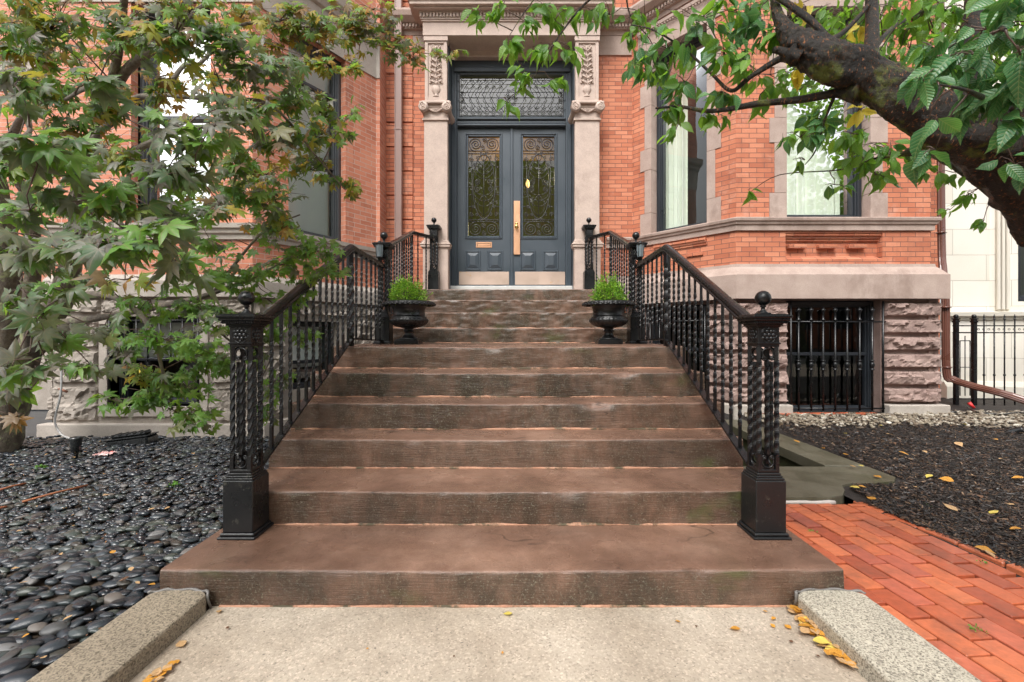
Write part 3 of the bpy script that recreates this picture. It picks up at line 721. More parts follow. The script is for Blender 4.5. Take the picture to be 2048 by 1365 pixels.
# grilles
def grille(w, hole, xs, par, z_top, z_bot, n=.06, knobs=True, r=.011):
    b = MB(); b.M = w.M; s0, s1 = hole[0], hole[1]
    for z in (z_top, z_bot): b.tube([(s0-.01, n, z), (s1+.01, n, z)], .011, 8)
    for s in (s0+.02, s1-.02): b.tube([(s, n, hole[2]+.01), (s, n, hole[3]-.02)], .013, 8)
    b.M = None; g = H(b, 'window_grille', 'iron', par)
    for s in xs:
        b = MB(); b.M = w.M
        b.tube([(s, n+.002, z_bot-.03), (s, n+.002, z_top+.02)], r, 8)
        if knobs:
            zm = (z_top+z_bot)/2
            b.lathe([(.012, -.07), (.029, -.065), (.029, -.055), (.015, -.045), (.024, -.03), (.032, 0), (.024, .03), (.015, .045), (.029, .055), (.029, .065), (.012, .07)], (s, n, zm), 12)
            for k in range(4): b.sphere((s+.018*math.cos(k*PI/2+.6), n+.018*math.sin(k*PI/2+.6), zm), .010, 6, 4)
            b.lathe([(.013, .0), (.030, .008), (.022, .022), (.014, .035), (.013, .08), (.019, .12), (.034, .15), (.024, .16), (.008, .18), (.001, .19)], (s, n, z_top+.012), 10)
            b.lathe([(.02, 0), (.012, .01), (.012, .03), (.024, .04), (.001, .06)], (s, n, z_bot-.09), 10)
        b.M = None; H(b, 'bar', 'iron', g)
zt = wC.z(1660, 644, NB); zb = wC.z(1660, 817, NB)
grille(wC, Cf, [wC.s(x, NB) for x in (1596, 1621, 1645, 1669, 1693, 1718, 1743)], house, zt, zb, .06, True, .0135)
grille(wB, Bf, [Bf[0]+(Bf[1]-Bf[0])*(i+.5)/6 for i in range(6)], house, 1.42, .62)

# ------------------------------------------------ portal
PF = 3.45*Y1; yDoor = 3.70*Y1; zP = SZ[9]
def zat(py, D): return EYE+(VY-py)*D*U
def xat(px, D): return (px-VX)*D*U
def spiral(cx, cz, r0, r1, turns, a0, y, dr=1, n=None):
    n = n or int(14*turns)+6; out = []
    for i in range(n+1):
        t = i/n; a = a0+dr*turns*2*PI*t; r = r0+(r1-r0)*t**.85; out.append((cx+r*math.cos(a), y, cz+r*math.sin(a)))
    return out
def pilaster(x0, x1):
    b = MB(); yb = 7.40
    xi0, xi1 = (x0, x1-.035) if x0 < 0 else (x0+.035, x1)
    yb0 = yb; yb = PF+.12; b.box(xi0, xi1, yb-.002, yb0, zP, 5.87)
    b.box(x0, x1, PF, yb, 2.69, 4.57, .004)
    b.box(x0-.012, x1+.012, PF-.03, yb, zP, 2.55, .004)
    for (w, a, c) in ((.025, 2.55, 2.575), (.045, 2.575, 2.61), (.055, 2.61, 2.635), (.035, 2.635, 2.66), (.018, 2.66, 2.692)): b.box(x0-w, x1+w, PF-w-.012, yb, a, c, .006)
    p = H(b, 'pilaster', 'brownstone_light')
    xc = (x0+x1)/2; hw = (x1-x0)/2
    b = MB()
    for (w, a, c) in ((.022, 4.555, 4.585), (.012, 4.585, 4.60), (.002, 4.60, 4.70)): b.box(x0-w, x1+w, PF-w-.003, yb, a, c, .004)
    b.box(x0-.02, x1+.02, PF-.03, yb, 4.70, 4.74, .004)
    b.box(x0-.06, x1+.06, PF-.085, yb, 4.79, 4.826, .008); b.box(x0-.035, x1+.035, PF-.03, yb, 4.826, 4.86, .006)
    b.box(x0-.03, x1+.03, PF-.035, yb, 4.74, 4.79, .006)
    for sg in (-1, 1):
        cx = xc+sg*(hw-.005); L = .46; ys = [PF-.09+L*i/12 for i in range(13)]
        vs_ = [(cx, yy, 4.735) for yy in ys]; rr = [.075-.018*math.sin(PI*i/12) for i in range(13)]
        b.tube(vs_, rr, 20); b.tube(spiral(cx, 4.735, .069, .010, 2.3, PI/2, PF-.093, -sg), .0095, 6); b.sphere((cx, PF-.093, 4.735), .016, 10, 6)
    g = [(xc-.12+.24*i/16, PF-.035, 4.735-.055*math.sin(PI*i/16)) for i in range(17)]
    for i, q in enumerate(g): b.sphere(q, .011 if i % 2 else .014, 8, 5)
    for i in range(5): b.tube([(xc-.05+.025*i, PF-.03, 4.735), (xc-.04+.02*i, PF-.034, 4.70)], .006, 5)
    H(b, 'capital', 'brownstone_light', p)
    b = MB(); y2 = PF+.03
    b.box(x0+.01, x1-.01, y2, yb+.001, 4.86, 5.87); t = .05
    b.box(x0+.01, x0+.01+t, y2-.022, y2, 4.86, 5.87, .003); b.box(x1-.01-t, x1-.01, y2-.022, y2, 4.86, 5.87, .003)
    b.box(x0+.01+t, x1-.01-t, y2-.022, y2, 4.86, 4.93, .003); b.box(x0+.01+t, x1-.01-t, y2-.022, y2, 5.77, 5.87, .003)
    b.box(x0-.005, x1+.005, y2-.04, yb, 5.80, 5.872, .004)
    yb2 = y2-.004
    b.lathe([(.001, 4.935), (.045, 4.94), (.035, 4.965), (.02, 4.98), (.05, 5.01), (.068, 5.05), (.06, 5.085), (.045, 5.10), (.055, 5.115), (.001, 5.12)], (xc, yb2, 0), 18, sy=.5, mod=lambda i, a: 1+.05*math.cos(a*12))
    b.tube([(xc+.012*math.sin(i*.9), yb2-.008, 5.11+.62*i/14) for i in range(15)], .009, 6)
    for i in range(7):
        z = 5.15+i*.085
        for sg in (-1, 1):
            cx = xc+sg*(.075-.004*i)
            b.tube([(xc, yb2-.006, z-.02), (xc+sg*.03, yb2-.022, z+.01), (cx, yb2-.020, z+.03), (cx+sg*.022, yb2-.010, z+.012)], [.011, .011, .010, .005], 6)
            b.sphere((cx-sg*.012, yb2-.006, z+.035), .022, 9, 6, (1, .8, .55)); b.sphere((cx+sg*.016, yb2-.006, z+.005), .015, 8, 5, (1, .9, .9))
            b.sphere((cx+sg*.012, yb2-.012, z+.048), .010, 7, 5)
    for sg in (-1, 1): b.tube(spiral(xc+sg*.045, 5.725, .034, .006, 1.6, PI/2+sg*PI/2, yb2-.006, sg), .008, 6)
    H(b, 'carved_panel', 'brownstone_light', p)
pilaster(xat(848, 3.45), xat(895, 3.45)); pilaster(xat(1150, 3.45), xat(1199, 3.45))
xl, xr = xat(846, 3.45), xat(1200, 3.45)
b = MB(); b.box(xl, xr, PF-.02, 7.40, 5.873, 6.08, .004)
for (w, a, c, d) in ((.02, 6.08, 6.105, 0), (.035, 6.105, 6.125, 0), (.05, 6.195, 6.215, 0), (.12, 6.215, 6.24, 0), (.17, 6.24, 6.30, 0), (.20, 6.30, 6.36, 0), (.22, 6.36, 6.42, 0)):
    b.box(xl-w, xr+w, PF-.02-w, 7.40, a, c, .004)
b.box(xl-.02, xr+.02, PF-.04, 7.40, 6.125, 6.195)
q = xl-.04
while q < xr+.04: b.box(q, q+.030, PF-.075, PF-.04, 6.13, 6.19, .002); q += .052
b.box(xl-.05, xr+.05, PF-.1, 7.40, 6.42, 7.0, .01)
b.box(xl+.3, xr-.3, 7.38, 7.50, 5.78, 5.90, .01)
H(b, 'entablature', 'brownstone_light')
for (xa_, xb_) in ((xat(895, 3.45)-.03, xat(895, 3.45)+.003), (xat(1150, 3.45)-.003, xat(1150, 3.45)+.03)):
    b = MB(); b.box(xa_, xb_, PF+.13, 7.47, zP, 5.872, .004); b.box(xa_-.1 if xa_ < 0 else xa_, xb_ if xa_ < 0 else xb_+.1, 7.41, 7.47, zP, 5.95); H(b, 'portal_lining', 'door')
b = MB(); b.box(xat(892, 3.6), xat(1156, 3.6), 3.60*Y1, 3.74*Y1, zP-.01, zat(572, 3.6), .01); H(b, 'threshold', 'threshold')
# frame
yF = 3.66*Y1; fx0, fx1 = -1.115, 1.02; zT = zat(108, 3.66)+.02
b = MB(); zb0 = zat(572, 3.6)
ix0, ix1 = xat(915, 3.7), xat(1131, 3.7)
for (t, y0_) in ((0, 0), (.035, .02), (.065, .045), (.10, .06)):
    b.box(fx0+t, fx0+t+.04, yF+y0_-.012, yF+.16, zb0, zT-t*1.5, .006); b.box(fx1-t-.04, fx1-t, yF+y0_-.012, yF+.16, zb0, zT-t*1.5, .006)
b.box(fx0+.14, ix0, yF+.06, yF+.16, zb0, zT-.2, .004); b.box(ix1, fx1-.14, yF+.06, yF+.16, zb0, zT-.2, .004)
zt0 = zat(238, 3.7); zt1 = zat(150, 3.7); zd1 = zat(257, 3.7)
b.box(fx0+.1, fx1-.1, yF+.02, yF+.16, zt1+.02, zt1+.09, .008); b.box(fx0+.04, fx1-.04, yF+.05, yF+.16, zt1+.09, zT-.06, .004); b.box(fx0+.04, fx1-.04, yF-.01, yF+.16, zT-.062, zT, .01)
b.box(ix0, ix1, yF+.0, yF+.15, zd1+.005, zd1+.045, .012); b.box(ix0, ix1, yF+.03, yF+.15, zd1+.045, zt0-.05, .004); b.box(ix0, ix1, yF-.005, yF+.15, zt0-.05, zt0-.01, .012)
q = ix0+.01
while q < ix1-.02: b.box(q, q+.014, yF+.012, yF+.03, zd1+.06, zd1+.082); q += .025
H(b, 'door_frame', 'door')
# transom
b = MB(); 
def frm(b, x0, x1, z0, z1, t, y0, y1, bv=.004):
    b.box(x0, x0+t, y0, y1, z0, z1, bv); b.box(x1-t, x1, y0, y1, z0, z1, bv); b.box(x0+t, x1-t, y0, y1, z0, z0+t, bv); b.box(x0+t, x1-t, y0, y1, z1-t, z1, bv)
frm(b, ix0+.001, ix1-.001, zt0, zt1+.03, .03, yF+.06, yF+.15); tr = H(b, 'transom_window', 'door')
b = MB(); b.add([(ix0, yF+.13, zt0), (ix1, yF+.13, zt0), (ix1, yF+.13, zt1), (ix0, yF+.13, zt1)], [(0, 1, 2, 3)]); H(b, 'glass', 'glass_transom', tr)
b = MB(); yg = yF+.04; r = .005; tw = ix1-ix0-.08; th = zt1-zt0-.04; cx = (ix0+ix1)/2; cz = (zt0+zt1)/2+.01
frm(b, cx-tw/2, cx+tw/2, cz-th/2, cz+th/2, .010, yg-.005, yg+.005, .001)
for zq in (cz-th*.39, cz-th*.07, cz+th*.06, cz+th*.39): b.tube([(cx-tw/2, yg, zq), (cx+tw/2, yg, zq)], r, 5)
for i in range(34):
    x = cx-tw/2+tw*(i+.5)/34; b.tube(spiral(x, cz-th*.43, .016, .010, .5, 0, yg, 1, 6), .003, 4)
for i in range(6):
    for sg in (-1, 1):
        x = cx+sg*(.16+i*.118)
        for up in (-1, 1):
            b.tube([(x+sg*.09, yg, cz+.0), (x+sg*.055, yg, cz+up*th*.07), (x+sg*.03, yg, cz+up*th*.17), (x-sg*.02, yg, cz+up*th*.27), (x-sg*.07, yg, cz+up*th*.33), (x-sg*.085, yg, cz+up*th*.39)], .0052, 5)
            b.tube([(x-sg*.02, yg, cz+up*th*.27), (x+sg*.0, yg, cz+up*th*.34), (x+sg*.03, yg, cz+up*th*.36)], .0045, 5)
            b.tube(spiral(x+sg*.035, cz+up*th*.31, .034, .006, 1.4, PI/2*up, yg, sg*up), .0045, 4)
for sg in (-1, 1):
    for q in range(5): b.tube(spiral(cx+sg*(tw/2-.035), cz-th*.36+q*th*.18, .032, .006, 1.5, q, yg, sg), .0048, 4)
for k in range(6):
    a = k*PI/3; b.tube(spiral(cx+.07*math.cos(a), cz+.07*math.sin(a), .04, .006, 1.5, a, yg-.004, 1), .005, 5)
for q in range(4):
    for sg in (-1, 1):
        for e in (ix0 if sg < 0 else ix1,): b.tube([(e, yg+.01, cz-.24+.16*q), (e-sg*.05, yg, cz-.26+.16*q)], .004, 4)
H(b, 'ironwork', 'iron', tr)
# leaves
def door_leaf(x0, x1, gx0, gx1, px0, px1, side):
    z0 = zb0+.012; z1 = zd1+.002; yd = yDoor; b = MB()
    gz0, gz1 = zat(472, 3.7), zat(274, 3.7); pz0, pz1 = zat(541, 3.7), zat(502, 3.7)
    mx0, mx1 = gx0-.045, gx1+.045; mz0, mz1 = gz0-.05, gz1+.05
    th_ = .05
    # stiles and rails butted
    b.box(x0, mx0, yd, yd+th_, z0, z1); b.box(mx1, x1, yd, yd+th_, z0, z1)
    b.box(mx0, mx1, yd, yd+th_, mz1, z1); b.box(mx0, mx1, yd, yd+th_, z0, mz0)
    frm(b, mx0-.004, mx1+.004, mz0-.004, mz1+.004, .022, yd-.016, yd+.03, .006); frm(b, mx0+.018, mx1-.018, mz0+.018, mz1-.018, .03, yd-.004, yd+.035, .008)
    for (a, c) in ((px0, px0+.262), (px1-.262, px1)):
        frm(b, a, c, pz0, pz1, .028, yd-.014, yd+.01, .006)
        i0 = .04; i1 = .085
        v = [(a+.028, yd-.002, pz0+.028), (c-.028, yd-.002, pz0+.028), (c-.028, yd-.002, pz1-.028), (a+.028, yd-.002, pz1-.028),
             (a+i1, yd-.026, pz0+i1), (c-i1, yd-.026, pz0+i1), (c-i1, yd-.026, pz1-i1), (a+i1, yd-.026, pz1-i1)]
        b.add(v, [(0, 1, 5, 4), (1, 2, 6, 5), (2, 3, 7, 6), (3, 0, 4, 7), (4, 5, 6, 7)])
    if side < 0: b.box(x1-.018, x1+.030, yd-.022, yd, z0, z1, .008)
    d = H(b, 'door', 'door')
    b = MB(); b.add([(gx0-.02, yd+.032, gz0-.02), (gx1+.02, yd+.032, gz0-.02), (gx1+.02, yd+.032, gz1+.02), (gx0-.02, yd+.032, gz1+.02)], [(0, 1, 2, 3)]); H(b, 'glass', 'glass_door', d)
    b = MB(); k0, k1 = (xat(918, 3.7), xat(1018, 3.7)) if side < 0 else (xat(1030, 3.7), xat(1130, 3.7))
    b.box(k0, k1, yd-.006, yd, zat(570, 3.7), zat(544, 3.7), .002); H(b, 'kick_plate', 'kick', d)
    # wrought iron panel
    b = MB(); y = yd+.016; w2 = (gx1-gx0)/2; cx = (gx0+gx1)/2; hh = gz1-gz0; r = .0066
    Z = lambda t: gz0+hh*t
    for t in (.145, .165, .835, .862): b.tube([(gx0, y, Z(t)), (gx1, y, Z(t))], r*.9, 5)
    for sg in (-1, 1): b.tube([(cx+sg*w2*.76, y, Z(.165)), (cx+sg*w2*.76, y, Z(.835))], r*.8, 5)
    for i in range(8): b.tube([(gx0+(gx1-gx0)*(i+.5)/8, y, Z(.145)), (gx0+(gx1-gx0)*(i+.5)/8, y, Z(.165))], r*.7, 4)
    for cz_, fl in ((Z(.93), 1), (Z(.07), -1)):
        for sg in (-1, 1):
            b.tube(spiral(cx+sg*w2*.52, cz_, w2*.46, .012, 2.6, PI/2*(-fl), y, sg*fl), r, 5)
        b.tube(spiral(cx+.01, cz_+fl*.07, .045, .006, 1.8, -PI/2*fl, y, 1), r*.85, 5); b.tube(spiral(cx-.01, cz_-fl*.06, .045, .006, 1.8, PI/2*fl, y, 1), r*.85, 5)
    el = [(cx+w2*.70*math.sin(2*PI*i/40), y-.002, Z(.5)+hh*.325*math.cos(2*PI*i/40)) for i in range(41)]; b.tube(el, r*1.2, 6)
    b.tube([(cx, y-.003, Z(.19)), (cx, y-.003, Z(.82))], r, 6)
    for i in range(8):
        for sg in (-1, 1):
            zt_ = .30+.055*i if i < 3 else .58+.045*(i-3)
            base = Z(zt_); wd = w2*.62*math.sqrt(max(.05, 1-((zt_+.06-.5)/.34)**2))
            b.tube([(cx, y, base), (cx+sg*wd*.45, y, base+.015), (cx+sg*wd*.85, y, base+.06), (cx+sg*wd, y, base+.11)], r*.75, 5)
    for sg in (-1, 1):
        for (t, rr, fl) in ((.545, .055, 1), (.475, .055, -1)):
            b.tube(spiral(cx+sg*w2*.42, Z(t), rr, .008, 1.8, PI/2 if sg > 0 else PI/2, y, sg*fl), r*.9, 5)
        b.tube([(cx, y, Z(.20)), (cx+sg*w2*.3, y, Z(.25)), (cx+sg*w2*.42, y, Z(.32)), (cx+sg*w2*.2, y, Z(.38)), (cx, y, Z(.42))], r*.7, 5)
        for k in range(9):
            ang = R(20+k*17.5) if k < 9 else 0
            ex = cx+sg*(w2*.80)*math.sin(R(12+k*19)); ez = Z(.5)+hh*.345*math.cos(R(12+k*19))
            if abs(ez-Z(.5)) > hh*.15: b.tube(spiral(ex, ez, .030, .005, 1.5, k, y, sg), r*.75, 5)
        for t in (.22, .78):
            b.tube(spiral(cx+sg*w2*.80, Z(t), .04, .006, 1.7, 0, y, sg), r*.75, 5)
        for t in (.3, .42, .5, .58, .7): b.tube([(cx+sg*w2*.76, y, Z(t)), (cx+sg*w2, y, Z(t)-.004)], r*.8, 4)
    H(b, 'ironwork', 'iron_highlit', d)
    if side < 0:
        b = MB(); a0, a1, c0, c1 = xat(952, 3.7), xat(984, 3.7), zat(496, 3.7), zat(484.5, 3.7)
        frm(b, a0, a1, c0, c1, .026, yd-.010, yd-.001, .004); b.box(a0+.03, a1-.03, yd-.007, yd-.002, c0+.03, c1-.03, .002); H(b, 'mail_slot', 'copper', d)
    else:
        b = MB(); b.box(xat(1027.5, 3.7), xat(1040, 3.7), yd-.028, yd-.001, zat(510, 3.7), zat(403, 3.7), .002); H(b, 'push_plate', 'copper', d)
        b = MB(); kx, kz = xat(1033, 3.7), zat(455, 3.7)
        b.M = Matrix.Translation((kx, yd-.028, kz)) @ Matrix.Rotation(R(90), 4, 'X')
        b.lathe([(.032, 0), (.032, .004), (.012, .010), (.010, .03), (.024, .042), (.030, .055), (.022, .068), (.001, .072)], n=20)
        b.lathe([(.022, 0), (.022, .008), (.001, .009)], (0, .06, 0), 16); b.M = None; H(b, 'knob', 'brass', d)
xc = xat(1023, 3.7)
door_leaf(ix0+.003, xc-.003, xat(936, 3.7), xat(999, 3.7), xat(930, 3.7), xat(1006, 3.7), -1)
door_leaf(xc+.003, ix1-.003, xat(1046, 3.7), xat(1109, 3.7), xat(1040, 3.7), xat(1117, 3.7), 1)
# vestibule seen through the glass
b = MB(); b.box(-1.4, 1.3, 10.5, 10.6, 1.8, 6.2); b.box(-1.45, -1.38, 7.75, 10.5, 1.8, 6.2); b.box(1.28, 1.35, 7.75, 10.5, 1.8, 6.2)
b.box(-1.4, 1.3, 7.75, 10.5, 1.75, 1.85); b.box(-1.4, 1.3, 7.75, 10.5, 6.15, 6.2); H(b, 'hall_wall', 'hall')
b = MB(); b.box(-.95, .85, 7.76, 7.78, zat(318, 3.78), zat(262, 3.78)); b.box(-.95, .85, 7.76, 7.78, zat(318, 3.78)-.001, zat(318, 3.78)); H(b, 'door_valance', 'amber')
b = MB()
lp = (.26, 9.2, 4.28)
b.lathe([(.01, .11), (.025, .08), (.038, .03), (.033, -.03), (.01, -.07)], lp, 14)
H(b, 'hall_lamp', emis('lit_lamp', (1, .62, .25), 1.3))
for q, e in (((.26, 8.8, 4.28), 14), ((-.6, 8.6, 3.2), 6), ((-.1, 7.65, 4.5), 1.4)):  # lamp's light, then two added fills without fixture, the last for the valance
    ld = bpy.data.lights.new('hall_lamp_and_fill', 'POINT'); ld.energy = e; ld.color = (1, .78, .45); ld.shadow_soft_size = .15
    lo = bpy.data.objects.new('hall_lamp_and_fill', ld); COL.objects.link(lo); lo.location = q

# ---------------------------------------------------------------- left house
lh = thing('brick_house', 'salmon brick town house behind the maple with pale-jointed brick and grey stone base', 'house', loc=(-4.3, 5.4, 0))
yL = 2.65*Y1
lA = Wall(-5.5, yL, xat(505, 2.65), yL); lB = Wall(xat(505, 2.65), yL, xat(706, 3.27), 3.27*Y1); lC = Wall(xat(706, 3.27), 3.27*Y1, xat(752, 3.44), 3.44*Y1)
lD = Wall(xat(752, 3.44), 3.44*Y1, -2.10, 3.44*Y1); lE = Wall(-2.101, 3.44*Y1, -2.10, 7.365)
lZ = Wall(-6.7, 7.36, -5.5, yL); lY = Wall(-14, 7.36, -6.7, 7.36)
LS, LH = 2.55, 5.2
b = MB()
Aw = (lA.s(262), lA.s(421), LS, LH); Bw2 = (lB.s(577), lB.s(691), LS, LH); Zw = (.35, 1.75, LS, LH)
panel(b, lA, 0, lA.L, 1.9, TOP, [Aw], 0, .1); panel(b, lB, 0, lB.L, 1.9, TOP, [Bw2], 0, .1)
for w in (lC, lD, lE, lY): panel(b, w, 0, w.L, 1.9 if w is not lY else 0, TOP)
panel(b, lZ, 0, lZ.L, 1.9, TOP, [Zw], 0, .1)
H(b, 'wall', 'brick_left', lh)
def lrun(b, prof, ws, mit=None):
    for w in ws: mould(b, w, prof, 0, w.L, 0, 0)
tAB = math.tan(math.acos(lA.n.dot(lB.n))/2); tBC = math.tan(math.acos(min(1, lB.n.dot(lC.n)))/2); tZA = math.tan(math.acos(lZ.n.dot(lA.n))/2)
def lrun2(b, prof):
    mould(b, lZ, prof, 0, lZ.L, 0, tZA); mould(b, lA, prof, 0, lA.L, -tZA, tAB); mould(b, lB, prof, 0, lB.L, -tAB, tBC)
    mould(b, lC, prof, 0, lC.L, -tBC, 0); mould(b, lD, prof, .0, lD.L, 0, 0); mould(b, lY, prof, 0, lY.L, 0, 0)
b = MB(); lrun2(b, [(-.02, 2.36), (.03, 2.36), (.035, 2.41), (.06, 2.43), (.065, 2.47), (.09, 2.485), (.095, 2.54), (-.02, 2.555)]); H(b, 'belt_course', 'sill_left', lh)
b = MB(); lrun2(b, [(-.02, 1.67), (.10, 1.67), (.10, 1.86), (.05, 1.93), (-.02, 1.94)]); H(b, 'water_table', 'sill_left', lh)
b = MB(); lrun2(b, [(-.02, LH+.0), (.015, LH+.0), (.02, LH+.5), (.06, LH+.52), (.09, LH+.6), (.14, LH+.64), (.16, LH+.75), (-.02, LH+.8)]); H(b, 'stone_band', 'sill_left', lh)
b = MB(); b.box(-14, -2.13, 7.37, 16, TOP-.02, TOP+.1); b.box(-14, -2.13, 15.9, 16, 0, TOP-.03)
b.add([(-6.7, 7.37, TOP), (-5.5, yL, TOP), (-3.14, yL, TOP), (-2.1, 7.0, TOP), (-2.1, 7.37, TOP)], [(0, 1, 2, 3, 4)]); H(b, 'roof', 'room', lh)
b = MB(); bj = MB()
LAf = (lA.s(222), lA.s(405), .37, 1.44); LBf = (lB.s(585, .03), lB.s(676, .03), .5, 1.40)
panel(bj, lA, 0, lA.L, 0, 1.67, [LAf], .03, .22); panel(bj, lB, 0, lB.L, 0, 1.67, [LBf], .03, .22)
for w in (lZ, lC, lD): panel(bj, w, 0, w.L, 0, 1.67, [], .03)
panel(bj, lE, 0, lE.L, 0, 1.9, [], 0)
bj.M = lY.M; bj.box(0, lY.L-.01, .0, .05, 0, 1.669); bj.M = None; H(bj, 'foundation_backing', 'rock_left', lh)
rows = [(1.66, 1.46), (1.45, 1.05), (1.04, .63), (.62, .18)]
for i, (z1, z0) in enumerate(rows):
    for w, hole in ((lA, LAf), (lB, LBf), (lZ, None), (lC, None)):
        segs = [(0, w.L)]
        if hole and z1 > hole[2]+.05 and z0 < hole[3]-.02: segs = [(0, hole[0]-.10), (hole[1]+.10, w.L)]
        for (a, c) in segs:
            if c-a < .08: continue
            n = max(1, round((c-a)/.65)); off = 0
            for k in range(n): rock(b, w.M, a+(c-a)*k/n+.008, a+(c-a)*(k+1)/n-.008, z0+.006, z1-.006, .045, .05, .026, seed=i*7+k+3)
H(b, 'foundation', 'rock_left', lh)
b = MB(); b.M = lA.M; b.box(-.1, lA.L+.05, 0, .13, -.02, .17, .008); b.M = None; H(b, 'plinth', 'sill_left', lh)
b = MB(); b.M = lB.M; b.box(.06, lB.L, 0, .13, -.02, .168, .008); b.M = None; H(b, 'plinth', 'sill_left', lh)
b = MB(); b.M = lA.M
for (a, c) in ((LAf[0]-.1, LAf[0]), (LAf[1], LAf[1]+.1)): b.box(a, c, -.18, .055, LAf[2], LAf[3], .004)
b.box(LAf[0]-.1, LAf[1]+.1, -.18, .07, LAf[2]-.12, LAf[2], .006); b.M = None; H(b, 'window_surround', 'sill_left', lh)
M['grey_paint'] = paint('dark_grey_sash', (.045, .05, .055), .4, .2)
window(lA, Aw, -.12, .055, lh, 'bay_window', (3.9,), [(0, 1, .0, 1, 1, .004, 'blind', 'blind')], 'grey_paint')  # blind carried over the upper sash in place of its whitish reflection
window(lB, Bw2, -.10, .05, lh, 'bay_window', (4.66, 3.62), [(0, 1, .0, 1, 1, .004, 'blind', 'blind')], 'grey_paint')  # full pale blind stands in for bright sky mirrored in the panes
window(lZ, Zw, -.10, .05, lh, 'bay_window', (3.9,), [(0, 1, .0, .5, 1, .004, 'blind', 'blind')], 'grey_paint')
window(lA, LAf, -.10, .04, lh, 'basement_window', (.92,), [(0, 1, .5, 1, 1, .004, 'blind', 'blind')])
window(lB, LBf, -.10, .04, lh, 'basement_window', (.85,), [(0, 1, .3, 1, 1, .004, 'blind', 'blind')])
grille(lA, LAf, [LAf[0]+(LAf[1]-LAf[0])*(i+.5)/8 for i in range(8)], lh, 1.39, .93, .045, False, .008)
b = MB(); b.M = lA.M; s = lA.s(290); b.box(s-.02, s+.02, .06, .066, lA.z(290, 749), lA.z(290, 737)); b.M = None; H(b, 'sticker', paint('yellow_sticker', (.75, .6, .1), .5), lh)

# ---------------------------------------------------------------- pale neighbour on the right
nb = thing('limestone_house', 'pale cream limestone house beyond the right downpipe and black fence', 'house', loc=(8, 7.5, 0))
nA = Wall(6.96, 7.35, 7.75, 7.35); nB = Wall(7.75, 7.35, 9.35, 6.75); nC = Wall(9.35, 6.75, 14, 6.75)
b = MB(); NWb = (nB.s(2036), nB.L-.05, 1.75, 4.6)
panel(b, nA, 0, nA.L, 0, TOP); panel(b, nB, 0, nB.L, 0, TOP, [NWb], 0, .25); panel(b, nC, 0, nC.L, 0, TOP)
H(b, 'wall', 'limestone', nb)
b = MB(); pr = [(-.02, 1.46), (.03, 1.46), (.04, 1.50), (.09, 1.52), (.10, 1.58), (-.02, 1.60)]
for w in (nA, nB, nC): mould(b, w, pr, 0, w.L)
pr = [(-.02, 0), (.10, 0), (.10, .38), (.05, .45), (-.02, .46)]
for w in (nA, nB, nC): mould(b, w, pr, 0, w.L)
b.M = nB.M
for q in (.28, .22, .16): b.box(NWb[0]-q, NWb[0]-q+.045, 0, .03+q*.1, 1.62, 4.9, .01)
b.M = None; H(b, 'stone_moulding', paint('cream_stone', (.64, .60, .52), .8, .1), nb)
window(nB, NWb, -.1, .06, nb, 'tall_window', (3.0,)); 
b = MB(); b.box(6.98, 14, 7.4, 16, TOP-.02, TOP+.1); b.box(6.98, 14, 15.9, 16, 0, TOP-.03); H(b, 'roof', 'room', nb)

# ================================================================ ground
def sheet(name, pts, z, m, kind='structure', sub=0, wob=0, skip=None):
    b = MB()
    if sub: 
        (xa, ya), (xb, yb) = pts; nx = int((xb-xa)/sub); ny = int((yb-ya)/sub)
        vs = [(xa+(xb-xa)*i/nx, ya+(yb-ya)*j/ny, (z(xa+(xb-xa)*i/nx, ya+(yb-ya)*j/ny) if callable(z) else z)+wob*noise.fractal(Vector((i*sub*6, j*sub*6, 1)), 1, 2, 4)) for j in range(ny+1) for i in range(nx+1)]
        b.add(vs, [(j*(nx+1)+i, j*(nx+1)+i+1, (j+1)*(nx+1)+i+1, (j+1)*(nx+1)+i) for j in range(ny) for i in range(nx) if not (skip and skip(xa+(xb-xa)*(i+.5)/nx, ya+(yb-ya)*(j+.5)/ny))], True)
    else: b.add([(x, y, z) for x, y in pts], [tuple(range(len(pts)))])
    o = b.build(name, m, recalc=False)
    if kind: o['kind'] = kind
    return o
M['asphalt'] = stone('asphalt', (.05, .05, .05), (.09, .09, .09), 4, (.6, .9), 120, .003)
